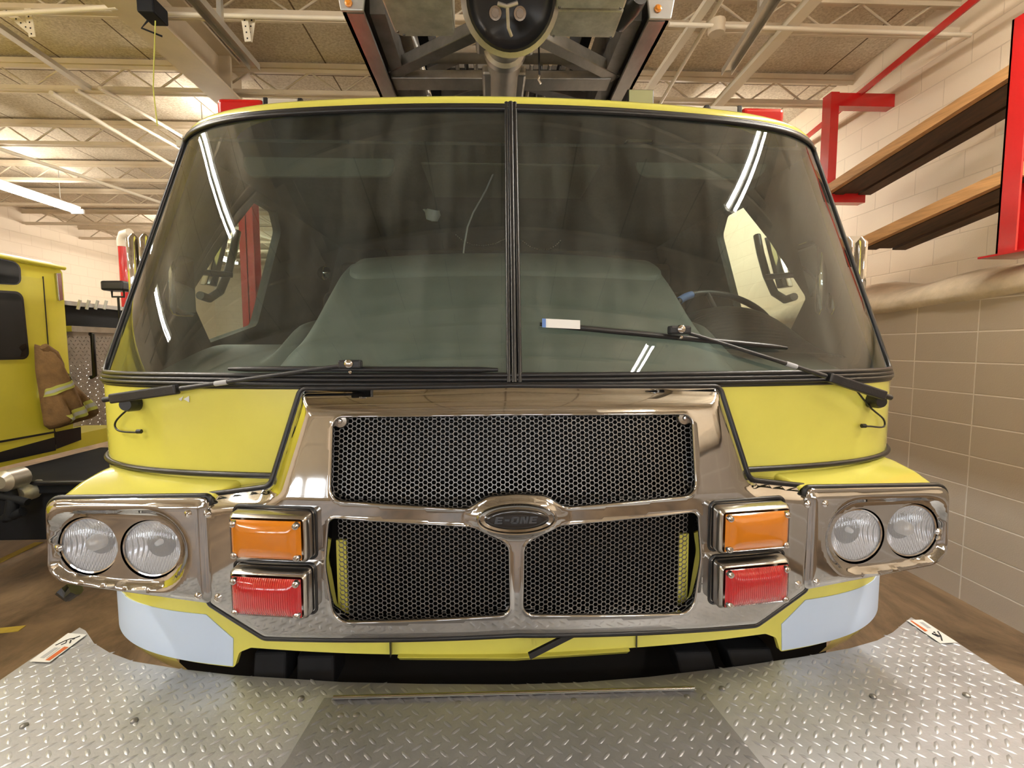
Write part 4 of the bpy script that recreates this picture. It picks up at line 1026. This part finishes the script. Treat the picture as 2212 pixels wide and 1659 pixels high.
# black frame parts in the gap under the cab
g_ = MB(); g_.box((-1.0, 1.42, .62), (1.0, 1.6, .90)); g_.build('frame_crossmember', 'deep_black', TR)
for L, w_ in (((560, 1400), 70), ((650, 1408), 80), ((1450, 1400), 75), ((1560, 1395), 90)):
    a = U(L[0], L[1]-5, Y=1.33); b = U(L[0]+w_, L[1]+45, Y=1.33)
    MB().prism([(a.x, 1.30, a.z), (b.x, 1.30, a.z), (b.x+.012, 1.26, b.z), (a.x+.012, 1.26, b.z)], (0, .1, 0)).build('frame_bracket', 'black_frame', TR, bevel=.006)
a = U(1240, 1368, Y=1.17); b = U(1143, 1417, Y=1.14)
MB().bar(a, b, .008, .016).build('rubber_flap', 'rubber', TR)

# ------------------------------------------------------------ wipers
def wiper(pivot, tip, bl, br, name, hose, boots, lab=None):
    A = UC(*pivot, .055); B = UC(*tip, .035)
    ax = (B-A)
    arm = MB(); pts = [A.lerp(B, t)+Vector((0, -.012*math.sin(math.pi*t), 0)) for t in [0, .15, .3, .45, .6, .75, .9, 1]]
    arm.tube(pts[2:], [.007, .006, .0055, .005, .005, .0045], 8)
    o = arm.build('wiper_arm', 'black_plastic', TR, smooth=60)
    hd = MB().bar(pts[0]-ax.normalized()*.012, pts[0].lerp(pts[2], .95), .026, .020, up=(0, 1, 0)); hd.build('arm_cover', 'black_plastic', o, bevel=.004)
    MB().tube([pts[0]-ax.normalized()*.012, pts[0]-ax.normalized()*.035], .0075, 10).build('arm_cap', 'black_plastic', o, smooth=50)
    q = UC(*boots, .02); MB().lathe(q+Vector((0, -.025, 0)), (0, 1, 0), [(0, 0), (.016, 0), (.02, .01), (.022, .05)], 16).build('pivot_boot', 'rubber', o, smooth=50)
    MB().tube([pts[3], pts[3].lerp(pts[4], .35)], .0068, 8).build('arm_label', 'grey_print', o, smooth=60)
    L_ = UC(*bl, .016); R_ = UC(*br, .016); n = 14
    bp = []
    for i in range(n+1):
        t = i/n; px_, py_ = bl[0]+(br[0]-bl[0])*t, bl[1]+(br[1]-bl[1])*t; bp.append(UC(px_, py_, .018))
    MB().tube(bp, [.0035]+[.0062]*(n-1)+[.0035], 8, flat=1.2).build('wiper_blade', 'rubber', o, smooth=60)
    c = UC(*tip, .04)
    MB().bar(c+Vector((-.028, 0, .0)), c+Vector((.028, 0, 0)), .022, .026, up=(0, 1, 0)).build('blade_clip', 'black_plastic', o, bevel=.005)
    MB().lathe(c+Vector((0, -.008, .002)), (0, -1, 0), [(0, .012), (.006, .012), (.010, .009), (.011, 0)], 18).build('clip_nut', 'chrome_clean', o, smooth=40)
    MB().lathe(c+Vector((.002, -.008, -.019)), (0, -1, 0), [(0, .006), (.004, .004), (.0045, 0)], 10).build('washer_nozzle', 'chrome_clean', o, smooth=50)
    H = [UC(x, y, .012) for x, y in hose]
    Hs = []
    for i in range(len(H)-1):
        p0 = H[max(i-1, 0)]; p1 = H[i]; p2 = H[i+1]; p3 = H[min(i+2, len(H)-1)]
        for k in range(6):
            t = k/6; Hs.append(.5*((2*p1)+(p2-p0)*t+(2*p0-5*p1+4*p2-p3)*t*t+(3*p1-p0-3*p2+p3)*t**3))
    Hs.append(H[-1])
    MB().tube(Hs, .0026, 8).build('washer_hose', 'washer_line', o, smooth=60)
    MB().tube([H[-1]-Vector((.004, 0, 0)), H[-1]+Vector((.008, 0, 0))], .006, 10).build('hose_end', 'washer_line', o, smooth=50)
    return o
wl = wiper((250, 860), (757, 787), (494, 797), (1076, 799), 'l', [(303, 870), (272, 888), (249, 913), (256, 930), (290, 934), (299, 932)], (285, 872))
wr = wiper((1902, 852), (1467, 713), (1166, 700), (1700, 752), 'r', [(1850, 843), (1880, 880), (1908, 905), (1908, 922), (1880, 921), (1864, 920)], (1890, 866))
a = [UC(x, y, .026) for x, y in ((1171, 688), (1253, 692), (1253, 711), (1171, 707))]
MB().prism(a, (0, -.0015, 0)).build('price_label', 'paper', wr)
a = [UC(x, y, .028) for x, y in ((1171, 688), (1179, 688.5), (1179, 707.5), (1171, 707))]
MB().prism(a, (0, -.0015, 0)).build('label_stripe', 'blue_print', wr)

# ------------------------------------------------------------ mirrors
for s, q, loop in ((-1, ((278, 500), (322, 610)), None), (1, ((1826, 508), (1866, 615)), None)):
    y = 1.80; a = U(*q[0], Y=y); b = U(*q[1], Y=y)
    if s > 0: a.x, b.x = a.x-.03, b.x
    ol = fillet([(min(a.x, b.x), b.z-.12, .03), (max(a.x, b.x)+(.10 if s < 0 else 0), b.z-.12, .03), (max(a.x, b.x)+(.10 if s < 0 else 0), a.z, .03), (min(a.x, b.x)-(.10 if s > 0 else 0), a.z, .03)], 5)
    loft(MB(), [[(p.x, y+.10, p.y) for p in ol], [(p.x, y+.02, p.y) for p in ol], [(p.x*.5+.5*(sum(k.x for k in ol)/len(ol))+(p.x-sum(k.x for k in ol)/len(ol))*.42, y-.01, p.y*.94+.06*(a.z+b.z)/2) for p in ol]]).build('mirror_head', 'chrome_clean', TR, smooth=50)
    m_ = TR.children[-1]
    xs_ = [p.x for p in ol]; x0_, x1_ = min(xs_), max(xs_)
    for k in range(4):
        xk = x0_+(x1_-x0_)*(k+.5)/4; MB().tube([(xk, y-.004, a.z-.012), (xk, y-.014, a.z-.03), (xk, y-.014, b.z-.09), (xk, y-.004, b.z-.11)], [.008, .018, .018, .008], 14).build('mirror_rib', 'chrome_clean', m_, smooth=60)
    lp = [(512, 500), (505, 540), (492, 590), (475, 630), (452, 645), (432, 638)]
    P = [U(x, y_, X=-1.30) for x, y_ in lp]; P = [Vector((s*1.30, p.y, p.z)) for p in P]
    MB().tube(P, .018, 10).build('mirror_bracket', 'black_plastic', m_, smooth=60)
    P2 = [U(x, y_, X=-1.32) for x, y_ in ((478, 500), (497, 505), (470, 620), (445, 615))]
    MB().prism([(s*1.32, p.y, p.z) for p in P2], (s*.03, 0, 0)).build('mirror_glass', 'chrome_clean', m_, bevel=.006)
    MB().tube([(s*1.12, 2.05, 2.0), (s*1.30, 1.9, 2.0)], .012, 8).build('mirror_stay', 'black_plastic', m_)

# ------------------------------------------------------------ cab interior
def dashz(x, Y):
    f = surfY(x*.98, 1.62)
    t = max(0, min(1, (Y-f-.03)/(2.05-f))); z = 1.600+.115*ss(0, .9, t)
    ax = abs(x+.01)
    hump = ss(.70, .56, ax)*(.10+.21*ss(0, .75, t))*ss(-.03, .10, t)
    hump += .10*ss(.83, .72, ax)*ss(.25, .6, t)*ss(.66, .7, ax)
    crown = .03*(1-min(1, (ax/.6))**2)*ss(.4, .8, t)
    return z+hump+crown
def dash_fn(u, v):
    x = -1.14+2.28*u; f = surfY(x*.98, 1.62)+.035; Y = f+(2.12-f)*v
    return Vector((x, Y, dashz(x, Y)))
MB().grid(dash_fn, 150, 50).build('dashboard', 'dash', TR, smooth=80, solid=0)
dsh = TR.children[-1]
MB().box((-1.14, 2.11, 1.0), (1.14, 2.14, 1.70)).box((-.62, 2.10, 1.0), (.62, 3.0, 2.0)).build('engine_cover', 'dash', dsh, bevel=.05)
# raised panel on the engine cover
def pan(u, v):
    p = fillet([(-.56, 1.70, .05), (.56, 1.70, .05), (.50, 2.06, .12), (-.50, 2.06, .12)])
    return p
skin(pan(0, 0), [], lambda x, y: Vector((x, y, dashz(x, y)+.016)), .04, rim=[(.004, .004), (.006, .018)], back=lambda x, y: Vector((0, 0, -1))).build('access_panel', 'dash', dsh, smooth=60)
def cow(u, v):
    a = math.pi*u; x = .93+.27*math.cos(a)*(1-.12*v); Y = 1.66+.42*v; return Vector((x, Y, 1.66+(.02+.19*ss(0, .8, v))*math.sin(a)**.7+.0012*math.sin(v*160)))
MB().grid(cow, 40, 90).build('instrument_cowl', 'cowl', dsh, smooth=60)
def torus(c, R, r, tilt, n=48, k=10):
    P = []
    for i in range(n):
        a = 2*math.pi*i/n; v = Vector((R*math.cos(a), 0, R*math.sin(a))); v = Matrix.Rotation(tilt, 3, 'X') @ v; P.append(Vector(c)+v)
    return MB().tube(P, r, k, closed=True)
wc = U(1560, 690, Y=2.28)
sw = torus(wc, .225, .016, math.radians(-50)).build('steering_wheel', 'black_plastic', TR, smooth=80)
hubp = wc+Vector((0, -.03, -.04))
mb = MB()
for a in (0, 120, 240):
    v = Matrix.Rotation(math.radians(-50), 3, 'X') @ Vector((.22*math.cos(math.radians(a+90)), 0, .22*math.sin(math.radians(a+90)))); mb.tube([hubp, wc+v], .012, 8)
mb.build('wheel_spokes', 'black_plastic', sw, smooth=60)
MB().tube([hubp, hubp+Vector((0, -.25, -.35))], .03, 10).build('steering_column', 'black_plastic', sw, smooth=60)
ta = torus(wc, .225, .0185, math.radians(-50)); 
P = [];
for i in range(6):
    a = math.radians(112+i*5); v = Matrix.Rotation(math.radians(-50), 3, 'X') @ Vector((.225*math.cos(a), 0, .225*math.sin(a))); P.append(wc+v)
MB().tube(P, .019, 10).build('blue_tape', 'blue_print', sw, smooth=60)
# seats
for x in (-.85, .93):
    st_ = MB(); st_.box((x-.24, 2.55, 1.30), (x+.24, 3.0, 1.45)); o = st_.build('crew_seat', 'liner', TR, bevel=.05, seg=4)
    MB().box((x-.24, 2.98, 1.40), (x+.24, 3.12, 2.05)).build('seat_back', 'liner', o, bevel=.06, seg=4)
    MB().box((x-.13, 2.98, 2.07), (x+.13, 3.08, 2.22)).build('head_rest', 'liner', o, bevel=.04, seg=4)
# sun visors
for px4, r in ((((545, 318), (850, 330), (858, 385), (520, 385)), .06), (((1375, 308), (1650, 300), (1650, 392), (1365, 385)), .06)):
    Q = [U(x, y, Y=1.80) for x, y in px4]; p = fillet([(q.x, q.z, r) for q in Q], 6)
    MB().prism([(a.x, 1.80+(a.y-2.2)*-.15, a.y) for a in p], (0, .018, 0)).build('sun_visor', 'visor', TR, bevel=.006)
# overhead console with radios
a = U(925, 300, Y=1.95); b = U(1290, 372, Y=1.95)
con = MB().box((a.x, 1.95, b.z), (b.x, 2.3, a.z)).build('overhead_console', 'trim_dark', TR, bevel=.02)
a = U(905, 235, Y=1.8); b = U(1300, 292, Y=1.8); MB().box((a.x, 1.80, b.z), (b.x, 2.2, ZS-.035)).build('console_header', 'visor', con, bevel=.01)
for x0, x1, y0_, y1_ in ((1028, 1088, 303, 345), (1150, 1230, 303, 350)):
    a = U(x0, y0_, Y=1.93); b = U(x1, y1_, Y=1.93); rd_ = MB().box((a.x, 1.925, b.z), (b.x, 1.96, a.z)).build('radio_unit', 'black_plastic', con, bevel=.004)
for x, y, w_, h_ in ((1034, 307, 6, 10), (1170, 307, 3, 12), (1180, 304, 9, 16)):
    a = U(x, y, Y=1.92); b = U(x+w_, y+h_, Y=1.92); MB().box((a.x, 1.918, b.z), (b.x, 1.924, a.z)).build('radio_tag', 'paper', con)
for y in (325, 332, 345, 352, 372):
    a = U(1032, y, Y=1.94); b = U(1086, y, Y=1.94); MB().tube([a, b], .0012, 4).build('radio_slot', 'grey_print', con)
# bead chains, cord and small gear hanging in the middle of the cab
def chain(pts, r, name, m, bead=False):
    P = [U(x, y, Y=Y_) for x, y, Y_ in pts]; mb = MB()
    if not bead: mb.tube(P, r, 6)
    else:
        T = []
        for i in range(len(P)-1):
            n = max(1, int((P[i+1]-P[i]).length/.008)); T += [P[i].lerp(P[i+1], k/n) for k in range(n)]
        for t in T: mb.lathe(t, (0, 0, 1), [(0, -r), (r*.8, -r*.6), (r, 0), (r*.8, r*.6), (0, r)], 6)
    return mb.build(name, m, con, smooth=60)
chain([(985, 507, 1.9), (1000, 520, 1.9), (1020, 528, 1.9), (1045, 530, 1.9), (1070, 526, 1.9), (1094, 514, 1.9)], .0022, 'bead_chain', 'chrome_rough', True)
chain([(1126, 518, 1.9), (1145, 532, 1.9), (1165, 539, 1.9), (1185, 538, 1.9), (1200, 530, 1.9), (1214, 516, 1.9)], .0022, 'bead_chain', 'chrome_rough', True)
chain([(1067, 372, 1.9), (1050, 410, 1.9), (1022, 460, 1.9), (1010, 490, 1.9), (1003, 530, 1.9), (998, 575, 1.9)], .0035, 'radio_cord', 'grey_print')
c = U(935, 462, Y=2.4)
MB().lathe(c, (0.2, -.3, 1), [(0, -.035), (.028, -.03), (.038, 0), (.03, .02)], 14).build('white_cup', 'paper', con, smooth=60)
chain([(910, 435, 2.4), (915, 450, 2.4), (925, 462, 2.4)], .008, 'cup_strap', 'paper')
c = U(700, 590, Y=2.9)
MB().lathe(c, (0, -1, 0), [(0, .03), (.03, .025), (.04, 0)], 16).build('chrome_latch', 'chrome_clean', con, smooth=60)
for x0, y0_, w_ in ((985, 548, 60), (1100, 560, 55), (1180, 560, 70)):
    a = U(x0, y0_, Y=2.2); MB().box((a.x, 2.2, 1.95), (a.x+w_*.0021, 2.3, a.z)).build('switch_box', 'trim_dark', con, bevel=.01)
m_ = MB()
for i in range(9):
    a = U(992+i*11, 556+(i % 3)*5, Y=2.19); m_.box((a.x, 2.18, a.z), (a.x+.012, 2.19, a.z+.006))
m_.build('switch_row', 'chrome_rough', con)

# ------------------------------------------------------------ roof light bars and olive lamp box
ZR = ZS+.03
def lightbar(x0, x1, segs, y=1.92, yt=207):
    a = U(x0 if x0 < 1000 else x1, yt, Y=y); b = U(x1, yt, Y=y); zt = (a.z)
    a.x = U(x0, yt, Y=y).x
    base = MB().box((a.x, y, ZR-.02), (b.x, y+.28, ZR+.005)).build('light_bar', 'rubber', TR)
    for p, q, m, nm in segs:
        A_ = U(p, yt, Y=y).x; B_ = U(q, yt, Y=y).x
        MB().box((A_, y, ZR), (B_, y+.28, zt-(.004 if m != 'rubber' else 0))).build(nm, m, base, bevel=.018 if m == 'red_far' else .004, seg=4)
mat('clear_dome', (.55, .5, .42), .12, coat=.6)
lightbar(465, 790, ((465, 567, 'red_far', 'red_dome'), (566, 577, 'rubber', 'divider'), (577, 642, 'clear_dome', 'clear_dome'), (641, 652, 'rubber', 'divider'), (652, 790, 'red_far', 'red_dome')))
lightbar(1418, 1697, ((1418, 1524, 'red_far', 'red_dome'), (1523, 1534, 'rubber', 'divider'), (1534, 1594, 'clear_dome', 'clear_dome'), (1593, 1604, 'rubber', 'divider'), (1604, 1697, 'red_far', 'red_dome')), yt=229)
a = U(1355, 192, Y=1.75); b = U(1413, 192, Y=1.75)
MB().box((a.x, 1.75, ZR), (b.x, 1.85, a.z)).build('roof_lamp', 'rubber', TR, bevel=.004)
MB().box((a.x+.006, 1.744, ZR), (b.x-.006, 1.752, a.z-.006)).build('lamp_face', 'olive_box', TR.children[-1])

# ------------------------------------------------------------ aerial ladder over the cab
LD = D.objects.new('aerial_ladder', None); COL.objects.link(LD); LD.parent = TR; LD.matrix_parent_inverse = PINV(TR)
ZL = 2.75
for s in (-1, 1):
    r_ = MB(); r_.box((s*.455, 1.62, ZL), (s*.52, 8.6, ZL+.012)).box((s*.508, 1.62, ZL), (s*.52, 8.6, ZL+.16)).box((s*.455, 1.62, ZL+.15), (s*.52, 8.6, ZL+.16))
    rail = r_.build('ladder_rail', 'aluminium', LD)
    MB().box((s*.40, 1.68, ZL+.04), (s*.45, 8.6, ZL+.30)).build('inner_rail', 'aluminium_dark', LD)
    MB().box((s*.30, 1.85, ZL+.16), (s*.34, 8.6, ZL+.34)).build('fly_rail', 'deep_black', LD)
    cp_ = [(s*.452, ZL-.002), (s*.522, ZL-.002), (s*.54, ZL+.10), (s*.54, ZL+.3), (s*.445, ZL+.3), (s*.445, ZL+.05)]
    MB().prism([(x, 1.60, z) for x, z in cp_], (0, .012, 0)).build('end_cap', 'alu_cap', rail, bevel=.003)
    c = U(753 if s < 0 else 1421, 7 if s < 0 else 19, Y=1.598)
    MB().lathe(c, (0, -1, 0), [(0, .008), (.006, .008), (.009, .005), (.0115, .004), (.012, 0)], 18).build('marker_lamp', 'marker_amber', rail, smooth=40)
    for k in range(7): MB().tube([(s*.33, 2.2+k*.7, ZL+.33), (s*.50, 2.2+k*.7, ZL+.75)], .016, 8).build('handrail_post', 'aluminium_dark', LD, smooth=60)
    MB().tube([(s*.51, 1.9, ZL+.76), (s*.51, 8.6, ZL+.76)], .02, 8).build('handrail', 'aluminium', LD, smooth=60)
def zbar(p, q, w_, h_, z=ZL+.05, m='aluminium', nm='cross_brace'):
    a = U(*p, Z=z); b = U(*q, Z=z); MB().bar(a, b, w_, h_).build(nm, m, LD, bevel=.003)
zbar((850, 173), (1316, 175), .09, .035)
zbar((925, 118), (1255, 120), .075, .03, z=ZL+.10)
zbar((848, 152), (1035, 62), .05, .045, z=ZL+.06, m='aluminium_dark')
zbar((1330, 160), (1170, 78), .05, .045, z=ZL+.06)
zbar((930, 150), (1050, 100), .05, .02, z=ZL+.12)
zbar((1270, 152), (1160, 100), .05, .02, z=ZL+.12)
zbar((960, 212), (1060, 180), .05, .04, z=ZL+.06, m='aluminium_dark')
zbar((1260, 215), (1135, 178), .05, .04, z=ZL+.06, m='aluminium_dark')
for k in range(14):
    y = 2.6+k*.36; MB().tube([(-.42, y, ZL+.20), (.42, y, ZL+.20)], .017, 8).build('rung', 'aluminium', LD, smooth=60)
# control boxes
def ubox(q, z, h, nm, m):
    P = [U(x, y, Z=z) for x, y in q]; MB().prism(P, (0, 0, h)).build(nm, m, LD, bevel=.006)
    o = LD.children[-1]
    c = sum(P, Vector())/len(P)
    for p in P[-2:]:
        e = p.lerp(c, .12); MB().lathe(Vector((e.x, e.y, z)), (0, 0, -1), [(0, .004), (.004, .003), (.005, -.001)], 10).build('box_screw', 'aluminium_dark', o)
    return o
ubox([(800, -60), (968, -60), (983, 68), (978, 80), (868, 80), (853, 72)], ZL-.03, .16, 'control_box', 'box_alu')
o = ubox([(1199, 22), (1348, 24), (1326, 83), (1187, 80)], ZL-.02, .14, 'control_box', 'box_alu')
ubox([(1207, -50), (1372, -50), (1348, 21), (1199, 19)], ZL-.03, .05, 'box_flange', 'box_alu')
a = U(1357, 15, Z=ZL+.02); MB().lathe(a, (.3, -1, 0), [(0, .06), (.03, .06), (.04, .02), (.04, -.06)], 16).build('cable_plug', 'rubber', LD, smooth=40)
# monitor nozzle and water pipe
nc = U(1103, -4, Y=1.52)
ax = Vector((0, -.82, -.57)).normalized()
nz = MB().lathe(nc, ax, [(.085, -.02), (.118, -.03), (.128, .0), (.132, .03), (.124, .034), (.118, .02), (.10, -.0), (.0, -.0)], 40).build('monitor_nozzle', 'rubber', LD, smooth=50)
MB().lathe(nc, ax, [(.118, -.055), (.146, -.045), (.150, -.005), (.130, .0)], 40).build('nozzle_ring', 'aluminium', nz, smooth=50)
u_ = ax.cross(Vector((0, 0, 1))).normalized(); w_ = u_.cross(ax)
for px_ in ((1070, 28), (1123, 29)):
    c = U(*px_, Y=nc.y-.03); MB().lathe(c, ax, [(0, .012), (.010, .012), (.011, .005), (.018, .006), (.020, 0), (.02, -.02)], 18).build('nozzle_bolt', 'chrome_rough', nz, smooth=40)
MB().tube([U(1075, 8, Y=nc.y-.05), U(1095, 14, Y=nc.y-.05), U(1118, 6, Y=nc.y-.05)], .006, 6).tube([U(1096, 14, Y=nc.y-.05), U(1098, 60, Y=nc.y-.02), U(1105, 78, Y=nc.y)], .005, 6).build('nozzle_cable', 'galv', nz, smooth=60)
pa = U(1092, 78, Z=ZL+.03); MB().lathe((pa.x, pa.y-.06, pa.z+.01), (0, 1, -.02), [(.06, 0), (.082, .02), (.085, .06), (.07, .08), (.066, .12), (.078, .13), (.078, .16), (.06, .17)], 32).build('pipe_coupling', 'aluminium', LD, smooth=40)
MB().tube([(pa.x, pa.y+.05, pa.z+.01), (pa.x, pa.y+.55, pa.z)], .052, 24).build('telescopic_pipe', 'rubber', LD, smooth=50)
sl0 = U(1090, 168, Z=ZL-.02)
MB().lathe((pa.x, sl0.y-.09, pa.z), (0, 1, 0), [(.055, .0), (.068, .0), (.070, .02), (.066, .03), (.066, 3.5)], 32).build('pipe_sleeve', 'aluminium', LD, smooth=40)
MB().box((pa.x-.085, sl0.y, ZL-.01), (pa.x+.085, sl0.y+.3, ZL+.03)).build('pipe_saddle', 'aluminium', LD, bevel=.01)
for s in (-1, 1):
    MB().box((pa.x+s*.075-.03, pa.y-.05, ZL+.02), (pa.x+s*.075+.03, pa.y+.10, ZL+.12)).build('monitor_mount', 'aluminium', LD, bevel=.012)
MB().tube([U(1163, 44, Z=ZL), U(1164, 100, Y=1.72), U(1165, 163, Y=1.74)], .003, 6).build('release_cord', 'rubber', LD)
MB().tube([U(1165, 163, Y=1.74), U(1163, 172, Y=1.74), U(1168, 181, Y=1.74)], .004, 6).build('cord_hook', 'chrome_clean', LD)
for s in (-1, 1):
    for k in range(5): MB().tube([(s*(.12+.04*k), 2.15, ZL+.16), (s*(.12+.04*k), 8, ZL+.16)], .009, 6).build('hydraulic_line', 'rubber' if k % 2 else 'galv', LD, smooth=60)
MB().box((-.30, 2.3, ZL+.22), (.30, 8.6, ZL+.24)).build('ladder_tray', 'aluminium_dark', LD)
MB().lathe((0, 7.5, 2.3), (0, 0, 1), [(.5, 0), (.5, .4), (.0, .4)], 24).build('turntable', 'aluminium_dark', LD, smooth=40)
